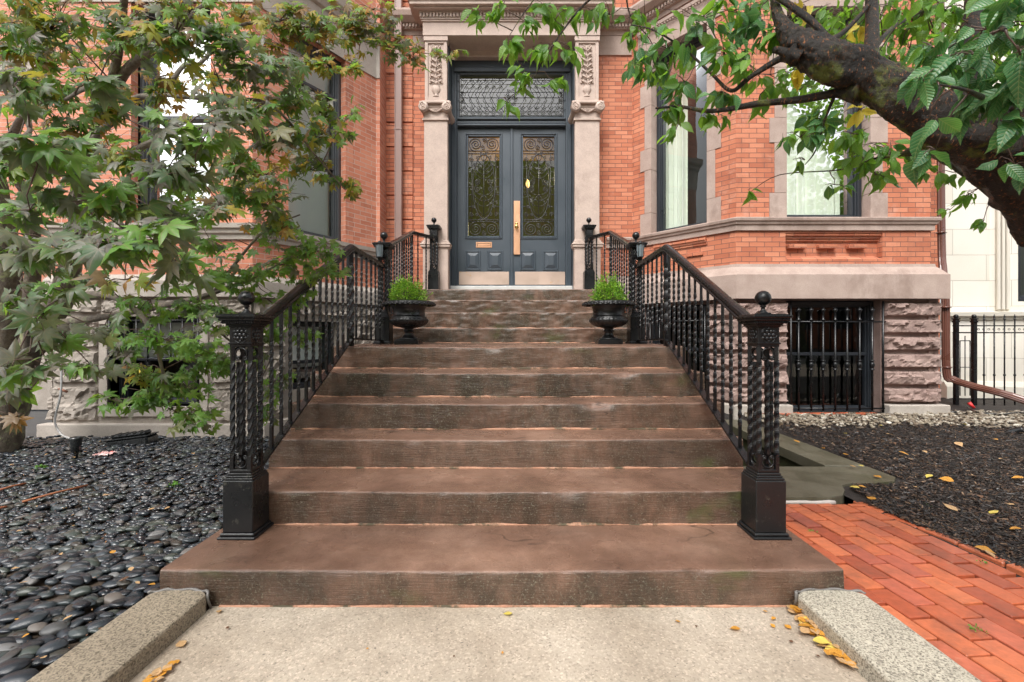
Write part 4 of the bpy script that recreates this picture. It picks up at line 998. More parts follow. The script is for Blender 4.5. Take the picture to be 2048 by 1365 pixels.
def concrete():
    m, N, L, B = newmat('pavement_concrete'); v = coords(N, L)
    a = noi(N, L, v, 1.6, 8, .65); col = ramp(N, L, a, [(.3, (.33, .27, .205)), (.7, (.51, .44, .355))])
    v2 = nd(N, 'TexVoronoi'); v2.inputs['Scale'].default_value = 130; L.new(v, v2.inputs['Vector'])
    sep = nd(N, 'SeparateColor'); L.new(v2.outputs['Color'], sep.inputs[0])
    col = mixc(N, L, .55, col, ramp(N, L, sep.outputs[0], [(0, (.22,)*3), (.15, (.42,)*3), (.8, (.55,)*3), (1, (.78,)*3)]), 'OVERLAY')
    v3 = nd(N, 'TexVoronoi'); v3.inputs['Scale'].default_value = 62; wv = nd(N, 'VectorMath', operation='MULTIPLY_ADD'); wq = nd(N, 'TexNoise'); wq.inputs['Scale'].default_value = 60; L.new(v, wq.inputs['Vector']); L.new(wq.outputs['Color'], wv.inputs[0]); wv.inputs[1].default_value = (.02, .02, .02); L.new(v, wv.inputs[2]); L.new(wv.outputs[0], v3.inputs['Vector']); s3 = nd(N, 'SeparateColor'); L.new(v3.outputs['Color'], s3.inputs[0])
    mk = nd(N, 'Math', operation='MULTIPLY'); L.new(ramp(N, L, v3.outputs['Distance'], [(.15, (1,)*3), (.26, (0,)*3)]), mk.inputs[0]); L.new(ramp(N, L, s3.outputs[1], [(.84, (0,)*3), (.86, (.6,)*3)]), mk.inputs[1])
    col = mixc(N, L, mk.outputs[0], col, (.06, .05, .045))
    bl = noi(N, L, v, .9, 8, .7); col = mixc(N, L, .7, col, ramp(N, L, bl, [(.35, (.36, .35, .34)), (.65, (.60,)*3)]), 'OVERLAY')
    f = noi(N, L, v, 150, 3, .7); L.new(col, B.inputs['Base Color'])
    L.new(ramp(N, L, a, [(.35, (.45,)*3), (.65, (.75,)*3)]), B.inputs['Roughness']); L.new(bump(N, L, f, .6, .003), B.inputs['Normal']); return m
M['concrete'] = concrete()
def granite(name, c1, c2):
    m, N, L, B = newmat(name); v = coords(N, L)
    v2 = nd(N, 'TexVoronoi'); v2.inputs['Scale'].default_value = 190; L.new(v, v2.inputs['Vector']); sp = nd(N, 'SeparateColor'); L.new(v2.outputs['Color'], sp.inputs[0])
    col = ramp(N, L, sp.outputs[0], [(0, tuple(x*.55 for x in c1)), (.14, tuple(x*.7 for x in c1)), (.18, c1), (.6, c2), (1, tuple(min(1, x*1.25) for x in c2))])
    a = noi(N, L, v, 2.5, 6, .6); col = mixc(N, L, .6, col, ramp(N, L, a, [(.3, (.36,)*3), (.7, (.6,)*3)]), 'OVERLAY')
    L.new(col, B.inputs['Base Color']); B.inputs['Roughness'].default_value = .55
    L.new(bump(N, L, noi(N, L, v, 90, 4, .7), .6, .003), B.inputs['Normal']); return m
M['granite'] = granite('granite', (.17, .14, .10), (.27, .225, .165)); M['granite_pale'] = granite('pale_granite', (.25, .225, .18), (.42, .385, .31))
M['bluestone'] = stone('greenish_slate_slab', (.070, .064, .040), (.125, .115, .080), 3, (.25, .6), 60, .002, stain=((.07, .07, .035), 2, .55, (1, 1, 1), .7))
M['moss'] = stone('mossy_wall', (.03, .035, .012), (.07, .075, .03), 6, (.7, .9), 60, .004)
M['soil'] = stone('dark_soil', (.045, .03, .02), (.10, .07, .048), 9, (.6, .95), 90, .008)
M['mulch_base'] = stone('mulch_bed', (.010, .008, .007), (.028, .020, .016), 14, (.6, .9), 80, .012)

# big ground with the sunken areaway cut out of it
GX = (-300, 1.50, 2.67, 300); GY = (-300, 3.80, 5.9, 300)
b = MB()
for i in range(3):
    for j in range(3):
        if i == 1 and j == 1: continue
        b.add([(GX[i], GY[j], -.03), (GX[i+1], GY[j], -.03), (GX[i+1], GY[j+1], -.03), (GX[i], GY[j+1], -.03)], [(0, 1, 2, 3)])
b.build('ground', M['asphalt'], recalc=False)['kind'] = 'structure'
sheet('pavement', ((-1.37, -3), (1.26, 2.06)), 0.0, M['concrete'], sub=.08, wob=.0012)
sheet('sidewalk', [(-30, -6), (30, -6), (30, -.0), (-30, -.0)], -.012, M['concrete'])
sheet('planting_bed', ((-9, .2), (-1.60, 5.30)), .012, M['soil'], sub=.06, wob=.012)
def zr(x, y): return .062+.026*max(0, y-1.8)/1.0
bed = sheet('garden_bed', ((2.33, .2), (9.5, 7.3)), lambda x, y: zr(x, y)-.012 if not (x < 2.95 and 3.6 < y < 6.0) else .03, M['mulch_base'], sub=.06, wob=.012, skip=lambda x, y: x < 2.80 and 3.45 < y < 5.88)

# granite kerbs
M['sealant'] = paint('grey_sealant', (.16, .15, .14), .5, .5, .002)
def kerb(x0, x1, label, mat, arcside):
    b = MB(); zt = .078; rb = .012
    pr = [(x0, -.05), (x0, zt-rb), (x0+rb*.3, zt-rb*.3), (x0+rb, zt), (x1-rb, zt), (x1-rb*.3, zt-rb*.3), (x1, zt-rb), (x1, -.05)]
    n = len(pr); rings = []
    ys = [-.6+i*.03 for i in range(88)]
    w = x1-x0; ye = 2.06
    for y in ys:
        if y > 1.98: break
        rings.append([(x+.0016*noise.noise(Vector((x*3, y*7, z*20))), y, z+.0014*noise.noise(Vector((x*9, y*6, 3))) ) for (x, z) in pr])
    for t in (.0, .3, .55, .75, .9, .97):
        q = w*.5*(1-math.sqrt(max(0, 1-t*t)))
        rings.append([((x0+x1)/2+(x-(x0+x1)/2)*(1-2*q/w*.8), 1.985+t*.045, z) for (x, z) in pr])
    b.prism(pr, rings); o = b.build('granite_kerb', mat); tag(o, label, 'kerb', 'granite kerbs in front of the bottom step')
    return o
kerb(-1.63, -1.366, 'brown-grey granite kerb between the black pebbles and the pavement', M['granite'], 1)
kerb(1.25, 1.557, 'paler speckled granite kerb beside the red brick path', M['granite_pale'], -1)
for x0, x1 in ((-1.63, -1.366), (1.25, 1.557)):
    b = MB(); pts = []
    for i in range(25):
        a = PI*i/24; pts.append(((x0+x1)/2-(x1-x0)/2*math.cos(a), 2.0+.030*math.sin(a), .078+.004*math.sin(i)))
    e = x1 if x0 < 0 else x0
    pts = pts if x0 < 0 else pts[::-1]
    pts += [(e, 2.0, .05), (e+.002, 2.02, .0)]
    b.tube(pts, [.0065+.003*noise.noise(Vector((i*.7, x0, 0))) for i in range(len(pts))], 6)
    child(b.build('sealant', M['sealant'], None), stoop)

# brick path: each brick a bevelled block in one paved surface
M['paver'] = island('red_path_bricks', [(0, (.24, .052, .028)), (.12, (.35, .072, .030)), (.4, (.44, .105, .042)), (.7, (.52, .145, .06)), (.9, (.44, .11, .06)), (1, (.30, .07, .045))], .5, 26, .006, .1)
b = MB(); ang = math.atan2(.05, 1.0); bw, bl = .105, .212
rows = 9
ex = lambda y: 2.30+(2.448-2.30)*(3.06-y)/(3.06-2.16)*.9      # outer edge
for k in range(-1, 16):
    y = -.5-(k % 2)*bl/2+random.uniform(-.02, .02)
    while y < 3.03:
        x = 1.50+k*bw; yc_ = y+bl/2
        xx = x+(3.06-yc_)*.09
        L = bl*random.uniform(.97, 1.02)
        if 1.50 < xx+bw*.5 and xx+bw < ex(yc_)+.045 and not (yc_ > 1.98 and xx < SX1-.02):
            z = .070+.009*max(0, yc_-1.6)/1+random.uniform(-.0025, .0025)
            b.M = Matrix.Translation((xx+bw/2, yc_, z)) @ Matrix.Rotation(.09+random.uniform(-.012, .012), 4, 'Z') @ Matrix.Rotation(random.uniform(-.012, .012), 4, 'X') @ Matrix.Rotation(random.uniform(-.012, .012), 4, 'Y')
            g = random.uniform(.003, .0048); ge = random.choice((.003, .004, .006, .010))
            y1_ = min(L/2-g, 3.04-yc_)
            if y1_ > -L/2+.03: b.box(-bw/2+g, bw/2-g, -L/2+ge, y1_, -.05, 0, .003)
        y += bl
y = -.5
while y < 3.0:                                                # soldier border standing a little higher
    yc_ = y+bl/2; z = .076+.009*max(0, yc_-1.6)
    b.M = Matrix.Translation((ex(yc_)+.055, yc_, z+random.uniform(-.004, .004))) @ Matrix.Rotation(.15, 4, 'Z')
    b.box(-.027, .027, -bl/2+.003, bl/2-.003, -.07, 0, .006); y += bl
b.M = None
o = b.build('path', M['paver']); o['kind'] = 'structure'
sheet('path_bedding', [(1.45, -.5), (2.40, -.5), (2.62, 1.2), (2.50, 2.0), (2.33, 3.05), (1.45, 3.05)], .038, M['mulch_base'])

# slate slab and coping round the areaway
def slab(pts, z0, z1, m, bv=.008):
    b = MB(); n = len(pts); cx = sum(p[0] for p in pts)/n; cy = sum(p[1] for p in pts)/n
    r = [[(x, y, z0) for x, y in pts], [(x, y, z1-bv) for x, y in pts], [(cx+(x-cx)*(1-bv*1.2), cy+(y-cy)*(1-bv*1.2), z1) for x, y in pts]]
    b.prism(pts, r); return b
area = thing('areaway_coping', 'greenish wet slate slab and coping around the sunken area beside the steps', 'stone coping', loc=(2.2, 3.4, 0))
notch = [(1.49, 3.08), (2.16, 3.08), (2.28, 3.13), (2.36, 3.22), (2.42, 3.33), (2.52, 3.37), (2.70, 3.38), (2.88, 3.42), (2.98, 3.52), (2.98, 3.80), (1.49, 3.80)]
child(slab(notch, .03, .112, M['bluestone']).build('slab', M['bluestone'], None), area)
child(slab([(2.62, 3.805), (2.96, 3.805), (2.96, 5.85), (2.62, 5.85)], .03, .118, M['bluestone']).build('coping_stone', M['bluestone'], None), area)
b = MB(); b.box(2.66, 2.70, 3.79, 5.9, -1.2, .029); b.box(1.50, 2.66, 3.76, 3.80, -1.2, .029); b.box(1.50, 2.66, 5.88, 5.94, -1.2, .3); child(b.build('pit_wall', M['moss'], None), area)
b = MB(); b.box(1.49, 2.66, 3.80, 5.88, -1.22, -1.2); child(b.build('pit_floor', M['moss'], None), area)
b = MB(); b.tube([(1.5+i*.04, 3.065+.006*noise.noise(Vector((i*.5, 0, 0))), .082+.004*noise.noise(Vector((i*.4, 3, 0)))) for i in range(18)], [.014+.006*noise.noise(Vector((i*.6, 5, 0))) for i in range(18)], 7)
child(b.build('mortar_strip', paint('white_mortar', (.55, .50, .46), .7, .3, .003), None), area)

# ---------------------------------------------------------------- instancing helper (numpy)
def rotmats(t, n):
    """frames with local x = t x n, y = t (tip), z = n"""
    t = t/np.linalg.norm(t, axis=1, keepdims=True); n = n-t*(n*t).sum(1, keepdims=True); n /= np.linalg.norm(n, axis=1, keepdims=True)+1e-9
    return np.stack([np.cross(t, n), t, n], 2)
def scatter(name, V, F, pos, Rm, sc, m, smooth=False, parent=None, uv=None):
    V = np.array(V, float); N_ = len(pos); k = V.shape[-2]; sc = np.asarray(sc)
    if sc.ndim == 1: sc = sc[:, None]*np.ones((1, 3))
    P = np.einsum('nij,nkj->nki', Rm, (V if V.ndim == 3 else V[None])*sc[:, None, :])+pos[:, None, :]
    me = bpy.data.meshes.new(name); P = P.reshape(-1, 3)
    me.vertices.add(len(P)); me.vertices.foreach_set('co', P.ravel())
    lens = [len(f) for f in F]; flat = np.concatenate([np.array(f) for f in F]); tot = len(flat)
    li = (flat[None]+np.arange(N_)[:, None]*k).ravel(); me.loops.add(len(li)); me.loops.foreach_set('vertex_index', li)
    st = np.concatenate([[0], np.cumsum(lens)[:-1]]); me.polygons.add(N_*len(F))
    me.polygons.foreach_set('loop_start', (st[None]+np.arange(N_)[:, None]*tot).ravel())
    me.polygons.foreach_set('use_smooth', np.full(N_*len(F), smooth)); me.update(calc_edges=True); me.validate()
    if uv is not None: me.uv_layers.new(name='UVMap').data.foreach_set('uv', np.array(uv)[li % k].astype(np.float32).ravel())
    me.materials.append(m); o = bpy.data.objects.new(name, me); COL.objects.link(o)
    if parent: child(o, parent)
    return o
def ico(sub):
    bm = bmesh.new(); bmesh.ops.create_icosphere(bm, subdivisions=sub, radius=1); V = [tuple(v.co) for v in bm.verts]; F = [tuple(v.index for v in f.verts) for f in bm.faces]; bm.free(); return V, F
def rv(n): q = rng.normal(size=(n, 3)); return q/np.linalg.norm(q, axis=1, keepdims=True)

# ---------------------------------------------------------------- pebbles
M['pebble'] = None
def pebblemat():
    m, N, L, B = newmat('wet_black_pebble'); g = nd(N, 'NewGeometry'); oi = nd(N, 'ObjectInfo'); v = coords(N, L)
    ad = nd(N, 'Math', operation='ADD'); L.new(g.outputs['Random Per Island'], ad.inputs[0]); L.new(oi.outputs['Random'], ad.inputs[1])
    fr = nd(N, 'Math', operation='FRACT'); L.new(ad.outputs[0], fr.inputs[0])
    col = ramp(N, L, fr.outputs[0], [(0, (.009, .011, .015)), (.4, (.022, .027, .034)), (.65, (.038, .047, .054)), (.80, (.045, .055, .046)), (.9, (.042, .034, .028)), (.955, (.05, .05, .05)), (.97, (.15, .15, .15)), (1, (.12, .10, .085))])
    f = noi(N, L, v, 60, 4, .6); col = mixc(N, L, .5, col, ramp(N, L, f, [(.3, (.36,)*3), (.7, (.64,)*3)]), 'OVERLAY')
    L.new(col, B.inputs['Base Color']); L.new(ramp(N, L, fr.outputs[0], [(0, (.08,)*3), (.8, (.22,)*3), (1, (.5,)*3)]), B.inputs['Roughness'])
    B.inputs['Specular IOR Level'].default_value = .55; L.new(bump(N, L, f, .3, .002), B.inputs['Normal']); return m
M['pebble'] = pebblemat()
pts = []
y = .9
while y < 5.20:
    st = .049 if y > 2.2 else .055
    x = -6.6
    while x < -1.60:
        if x > -(y*1.06)-.5-1.0:
            pts.append((x+random.uniform(-.02, .02), y+random.uniform(-.017, .017)))
        x += st*1.12
    y += st*.78
P = []
for (x, y) in pts:
    edge = x > -1.655 and y < 2.02
    if edge or (x > SX0-.02 and y > 2.0): continue
    if noise.noise(Vector((x*1.6, y*1.6, 4))) > .42 and random.random() < .35: continue
    if y < 2.6 and noise.noise(Vector((x*3.1, y*3.1, 9))) > .36 and random.random() < .45: continue
    big = max(0, 1-(y-1)/2.6)
    a = random.uniform(.024, .042)*(1+.55*big*random.random())
    if random.random() < .05: a *= 1.35
    P.append((x, y, .022+random.uniform(0, .022)+(.012 if random.random() < .2 else 0), a))
for (px, py, a) in ((270, 1147, .062), (165, 1210, .058), (60, 1240, .075), (175, 1205, .05), (20, 1335, .07), (105, 1295, .06)):
    D = (EYE-.06)/((py-VY)*U); q = W(px, py, D); P.append((q.x, q.y, .055, a*.75))
P = np.array(P)
imp = P[:, 3]/P[:, 1]; vis = (np.abs(P[:, 0]) < P[:, 1]*1.16) & (P[:, 1] > 1.45)
order = np.argsort(-(imp*vis)); ind = order[:300]; rest = order[300:]
V2, F2 = ico(2); V3, F3 = ico(3)
r2 = P[rest]; n = len(r2)
th = rng.normal(0, .55, n); t = np.stack([np.cos(th), np.sin(th), rng.normal(0, .14, n)], 1); nn_ = np.stack([rng.normal(0, .16, n), rng.normal(-.05, .16, n), np.ones(n)], 1)
sc = np.stack([r2[:, 3]*rng.uniform(.6, .85, n), r2[:, 3], r2[:, 3]*rng.uniform(.28, .46, n)], 1)
o = scatter('pebbles', V2, F2, r2[:, :3], rotmats(t, nn_), sc, M['pebble'], True); o['kind'] = 'stuff'; tag(o, 'bed of small wet black river pebbles left of the steps', 'pebbles')
pm = []
for k in range(7):
    me = bpy.data.meshes.new('river_pebble'); vv = []
    for q in V3:
        d = 1+.16*noise.noise(Vector(q)*1.1+Vector((k*5, 0, 0))); e = abs(q[2])
        vv.append((q[0]*d, q[1]*d, q[2]*d*(1-.15*(1-e))))
    me.from_pydata(vv, [], F3); me.polygons.foreach_set('use_smooth', [True]*len(F3)); me.materials.append(M['pebble']); pm.append(me)
for j, i in enumerate(ind):
    x, y, z, a = P[i]
    o = bpy.data.objects.new('river_pebble', pm[j % 7]); COL.objects.link(o); o.location = (x, y, z+.004)
    o.scale = (a, a*random.uniform(.6, .85), a*random.uniform(.32, .5)); o.rotation_euler = (random.gauss(0, .15), random.gauss(0, .13), random.gauss(.1, .55))
    tag(o, 'smooth oval wet black pebble lying in the bed beside the granite kerb', 'pebble', 'larger wet black pebbles in the near part of the bed')

# ---------------------------------------------------------------- mulch and gravel
M['chip'] = island('bark_chips', [(0, (.007, .005, .004)), (.55, (.015, .010, .008)), (.80, (.040, .024, .016)), (.93, (.12, .065, .038)), (1, (.22, .14, .08))], .5, 60, .002, .2)
def free(x, y): return not (x < 2.99 and y > 3.42 and y < 5.9) and not (x < 2.44 and y > 3.06) and not (x < 2.90 and y > 3.38) and not (x < 2.52 and y > 3.30) and x > ex(min(y, 3.06))+.05
n = 44000; yy = 1.9+rng.random(n)**1.25*3.9; xx = 2.3+rng.random(n)*(yy*1.2+.3-2.3); k = np.array([free(a, c) for a, c in zip(xx, yy)]) & (xx > 2.3); xx, yy = xx[k], yy[k]; n = len(xx)
th = rng.random(n)*2*PI; t = np.stack([np.cos(th), np.sin(th), rng.normal(0, .28, n)], 1); nn_ = np.stack([rng.normal(0, .5, n), rng.normal(0, .5, n), np.ones(n)], 1)
zz_ = np.array([zr(a, c) for a, c in zip(xx, yy)])+rng.random(n)*.014-.004
CV = [(-.5, -1, 0), (.5, -1, .1), (.6, 1, 0), (-.4, 1, .1), (-.5, -1, .5), (.5, -1, .6), (.6, 1, .5), (-.4, 1, .6)]
CF = [(4, 5, 6, 7), (0, 1, 5, 4), (1, 2, 6, 5), (2, 3, 7, 6), (3, 0, 4, 7)]
ln = rng.uniform(.005, .019, n); o = scatter('mulch', CV, CF, np.stack([xx, yy, zz_], 1), rotmats(t, nn_), np.stack([ln*rng.uniform(.25, .6, n), ln, ln*.35], 1), M['chip'])
o['kind'] = 'stuff'; tag(o, 'dark wet bark mulch covering the right garden bed', 'mulch')
M['gravel'] = island('pale_gravel', [(0, (.08, .06, .04)), (.35, (.17, .13, .09)), (.7, (.27, .23, .17)), (.92, (.36, .32, .26)), (1, (.52, .48, .41))], .55, 50, .003, .1)
n = 2600; yy = rng.uniform(5.05, 6.10, n); xx = rng.uniform(2.98, 8.2, n); k = (yy+rng.normal(0, .09, n)-.07*np.sin(xx*3) > 5.30); xx, yy = xx[k], yy[k]
k = ~((xx > 3.2) & (xx < 5.0) & (yy > 5.92)); xx, yy = xx[k], yy[k]; n = len(xx)
o = scatter('gravel', *ico(1), np.stack([xx, yy, np.array([zr(a, c) for a, c in zip(xx, yy)])+rng.random(n)*.02], 1), rotmats(rv(n)*[1, 1, .2], rv(n)*[.3, .3, 1]+[0, 0, .8]), np.stack([rng.uniform(.015, .03, n), rng.uniform(.02, .042, n), rng.uniform(.008, .017, n)], 1), M['gravel'])
o['kind'] = 'stuff'; tag(o, 'strip of pale rounded gravel along the foot of the right bay', 'gravel')
b = MB(); x = wC.p.x+.08
while x < 4.75:
    b.M = Matrix.Translation((x, 5.96+random.uniform(-.004, .004), 0)); b.box(0, .062, -.05, .05, .05, .182+random.uniform(-.003, .003), .004); x += .066
b.M = None; tag(b.build('brick_edging', M['paver']), 'low row of red edging bricks below the barred basement window', 'edging')

# ---------------------------------------------------------------- urns and box bushes
M['urn'] = paint('black_cast_iron_urn', (.007, .0075, .008), .28, .5, .0025, wear=((.03, .034, .03), 18, .62))
def urn(x, y, z, label):
    t = thing('garden_urn', label, 'urn', 'black cast iron urns on the landing', loc=(x, y, z))
    def P(b, nm): return child(b.build(nm, M['urn'], None), t)
    b = MB(); b.box(x-.125, x+.125, y-.125, y+.125, z, z+.045, .004); b.box(x-.11, x+.11, y-.11, y+.11, z+.045, z+.055, .004); P(b, 'base')
    b = MB(); b.lathe([(.105, .055), (.10, .062), (.07, .075), (.05, .10), (.042, .125), (.052, .13), (.058, .138), (.050, .146), (.042, .15), (.050, .165), (.07, .172)], (x, y, z), 32); P(b, 'stem')
    b = MB(); ng = 28
    prof = [(.02, .165), (.07, .170), (.13, .185), (.17, .205), (.195, .23), (.202, .25), (.195, .268), (.182, .278), (.185, .284), (.175, .29), (.166, .31), (.163, .34), (.168, .37), (.18, .395), (.20, .415)]
    b.lathe(prof, (x, y, z), 112, mod=lambda i, a: 1+(.028*abs(math.cos(a*ng/2))-.01 if 1 <= i <= 6 else 0)); P(b, 'bowl')
    b = MB()
    rim = [(.20, .415), (.225, .425), (.255, .428), (.272, .420), (.278, .408), (.27, .405), (.262, .415), (.275, .432), (.25, .448), (.22, .455), (.19, .448), (.17, .42), (.155, .38)]
    b.lathe(rim, (x, y, z), 120, mod=lambda i, a: 1+(.018*math.cos(a*30) if 2 <= i <= 8 else 0)); 
    for k in range(30):
        a = 2*PI*(k+.5)/30; b.sphere((x+.267*math.cos(a), y+.267*math.sin(a), z+.418), .016, 7, 5, (1, 1, .8))
    P(b, 'rim')
    b = MB(); b.lathe([(.165, .405), (.001, .41)], (x, y, z), 20); child(b.build('soil', M['soil'], None), t)
M['box_leaf'] = leafmat('box_leaf', [(0, (.06, .17, .015)), (.4, (.13, .32, .025)), (.8, (.26, .48, .04)), (1, (.45, .60, .08))], (.40, .62, .05), .45, .35)
OV = [(0, 0, 0), (.42, .35, .06), (.36, .75, .05), (0, 1, -.05), (-.36, .75, .05), (-.42, .35, .06)]; OF = [(0, 1, 2, 3), (0, 3, 4, 5)]
# ---------------------------------------------------------------- litter between the pebbles
M['litter'] = island('leaf_litter', [(0, (.05, .025, .015)), (.4, (.12, .055, .03)), (.7, (.24, .11, .05)), (.9, (.34, .20, .10)), (1, (.40, .15, .05))], .6, 60, .002)
n = 5200; xx = rng.uniform(-5.5, -1.62, n); yy = .9+rng.random(n)**1.5*4.0
k = np.array([noise.noise(Vector((a*1.9, c*1.9, 2))) > -.02 for a, c in zip(xx, yy)]); xx, yy = xx[k], yy[k]; n = len(xx); th = rng.random(n)*2*PI; ln = rng.uniform(.004, .016, n)
o = scatter('leaf_litter', OV, OF, np.stack([xx, yy, rng.uniform(.03, .062, n)], 1), rotmats(np.stack([np.cos(th), np.sin(th), rng.normal(0, .3, n)], 1), np.stack([rng.normal(0, .4, n), rng.normal(0, .4, n), np.ones(n)], 1)), np.stack([ln*.7, ln*1.4, ln], 1), M['litter'])
o['kind'] = 'stuff'; tag(o, 'brown scraps of old leaf and bark between the black pebbles', 'leaf litter')

M['twig'] = stone('brown_twig', (.06, .04, .03), (.13, .09, .06), 20, (.7, .9), 60, .002)
def bush(x, y, z, rx, rz, lab, seed, gap):
    t = thing('box_shrub', lab, 'shrub', 'clipped box shrubs growing in the urns', loc=(x, y, z))
    r_ = np.random.default_rng(seed); n = 3600; d = r_.normal(size=(n, 3)); d /= np.linalg.norm(d, axis=1, keepdims=True); d[:, 2] = np.abs(d[:, 2])*1.0-.12
    nz = 1.5*np.array([noise.noise(Vector(q)*3.2+Vector((seed, 0, 0))) for q in d]); rad = r_.uniform(.45, 1.0, n)**.5*(1+.28*nz)
    rad *= 1-gap*np.exp(-((d[:, 0]+.05)/.22)**2)*np.clip(d[:, 2], 0, 1)
    p = np.stack([d[:, 0]*rx, d[:, 1]*rx, d[:, 2]*rz], 1)*rad[:, None]
    tt = d+r_.normal(0, .5, (n, 3))+[0, 0, .4]
    b = MB()
    for k in range(60):
        q = d[k*7]; e = Vector((q[0]*rx*.85, q[1]*rx*.85, max(.02, q[2])*rz*.85)); b.tube([(x, y, z-.05), (x+e.x*.4, y+e.y*.4, z+e.z*.6), (x+e.x, y+e.y, z+e.z)], [.004, .003, .001], 4)
    pp = []; tt2 = []
    for k in range(46):
        q = d[k*13+5]; e = Vector((q[0]*rx, q[1]*rx, max(.15, q[2])*rz)); L_ = random.uniform(.03, .085); dd = (e.normalized()+Vector((0, 0, .7))).normalized()
        b.tube([(x+e.x*.8, y+e.y*.8, z+e.z*.8), (x+e.x+dd.x*L_, y+e.y+dd.y*L_, z+e.z+dd.z*L_)], [.0016, .0007], 4)
        for i in range(7):
            f = i/6; pp.append((x+e.x+dd.x*L_*f, y+e.y+dd.y*L_*f, z+e.z+dd.z*L_*f)); tt2.append(tuple(dd+Vector(tuple(r_.normal(0, .8, 3)))))
    scatter('foliage', OV, OF, np.concatenate([p+[x, y, z], np.array(pp)]), rotmats(np.concatenate([tt, np.array(tt2)]), r_.normal(size=(len(pp)+n, 3))+np.concatenate([d*.8, np.zeros((len(pp), 3))])), r_.uniform(.011, .019, len(pp)+n), M['box_leaf'], parent=t)
    child(b.build('stems', M['twig'], None), t)
ux_, uy_ = xat(818, 2.35), 2.35*Y1
urn(ux_, uy_, SZ[5], 'black cast iron urn by the left newel, holding the wider round box shrub')
urn(xat(1217, 2.35), uy_, SZ[5], 'black cast iron urn by the right newel, holding the smaller notched box shrub')
bush(ux_-.02, uy_, SZ[5]+.44, .205, .27, 'bright green rounded box shrub in the left urn', 3, .1)
bush(xat(1217, 2.35), uy_, SZ[5]+.44, .168, .30, 'bright green smaller box shrub with a notched top in the right urn', 8, .38)

# ================================================================ trees
def smooth_path(pts, n=5):
    """Catmull-Rom through (Vector, radius)"""
    out = []; P = [(Vector(p), r) for p, r in pts]
    for i in range(len(P)-1):
        p0, p1, p2, p3 = P[max(0, i-1)][0], P[i][0], P[i+1][0], P[min(len(P)-1, i+2)][0]
        for k in range(n):
            t = k/n; q = .5*((2*p1)+(-p0+p2)*t+(2*p0-5*p1+4*p2-p3)*t*t+(-p0+3*p1-3*p2+p3)*t**3)
            out.append((q, P[i][1]*(1-t)+P[i+1][1]*t))
    out.append(P[-1]); return out
def limb(b, pts, n=5, sides=8, knob=.0, seed=0, sampl=None, bark=False):
    sp = smooth_path([(W(*p[:3]), p[3]) for p in pts], n)
    if sampl is not None: sampl += [q for q, r in sp if r < .05]
    P = [q for q, r in sp]; m = len(P); vs = []; 
    nn = None
    for i in range(m):
        t = (P[min(i+1, m-1)]-P[max(i-1, 0)]).normalized()
        if nn is None: nn = t.cross(Vector((.2, .3, .9))).normalized()
        nn = (nn-t*nn.dot(t)).normalized(); bb = t.cross(nn)
        for k in range(sides):
            a = 2*PI*k/sides; d = nn*math.cos(a)+bb*math.sin(a)
            r = sp[i][1]*(1+knob*(noise.fractal(P[i]*9+d*1.3+Vector((seed, 0, 0)), 1, 2, 3)*1.2))
            if bark:
                q = P[i]+d*r; r += .006*abs(noise.fractal(q*22, 1, 2, 4))+.010*max(0, noise.noise(q*14)-.2)+.004*noise.noise(q*70)
            vs.append(P[i]+d*r)
    fs = [(i*sides+k, i*sides+(k+1) % sides, (i+1)*sides+(k+1) % sides, (i+1)*sides+k) for i in range(m-1) for k in range(sides)]
    fs += [tuple(range(sides))[::-1], tuple(range((m-1)*sides, m*sides))]
    b.add(vs, fs, True)
def bark(name, c1, c2, moss, mossamt, orange=None):
    m, N, L, B = newmat(name); v = coords(N, L); a = noi(N, L, v, 14, 8, .7); col = ramp(N, L, a, [(.35, c1), (.65, c2)])
    if orange:
        tc = nd(N, 'TexCoord'); mp = nd(N, 'Mapping'); mp.inputs['Rotation'].default_value = (0, R(-40), 0); mp.inputs['Scale'].default_value = (3.4, 1, 1); L.new(tc.outputs['Object'], mp.inputs[0]); o_ = noi(N, L, mp.outputs[0], 52, 3, .75); col = mixc(N, L, ramp(N, L, o_, [(.60, (0,)*3), (.64, (.9,)*3)]), col, orange)
    ms = noi(N, L, v, 5, 6, .7); col = mixc(N, L, ramp(N, L, ms, [(mossamt, (0,)*3), (mossamt+.06, (.8,)*3)]), col, moss)
    L.new(col, B.inputs['Base Color']); B.inputs['Roughness'].default_value = .6 if not orange else .42; B.inputs['Specular IOR Level'].default_value = .5 if not orange else .3
    f = noi(N, L, coords(N, L, 'Object', (1, 1, 1)), 45, 6, .75); L.new(bump(N, L, f, 1, .012, bump(N, L, a, .8, .02)), B.inputs['Normal']); return m
M['bark_maple'] = bark('lichen_bark', (.06, .045, .032), (.17, .14, .10), (.26, .29, .13), .50)
M['bark_maple_thin'] = bark('maple_branch_bark', (.07, .055, .04), (.20, .165, .12), (.20, .22, .12), .56)
M['bark_cherry'] = bark('wet_cherry_bark', (.007, .006, .005), (.034, .027, .02), (.10, .12, .02), .55, (.30, .11, .035))
M['twig_dark'] = stone('dark_twig', (.05, .03, .022), (.12, .075, .055), 20, (.5, .8), 60, .002)

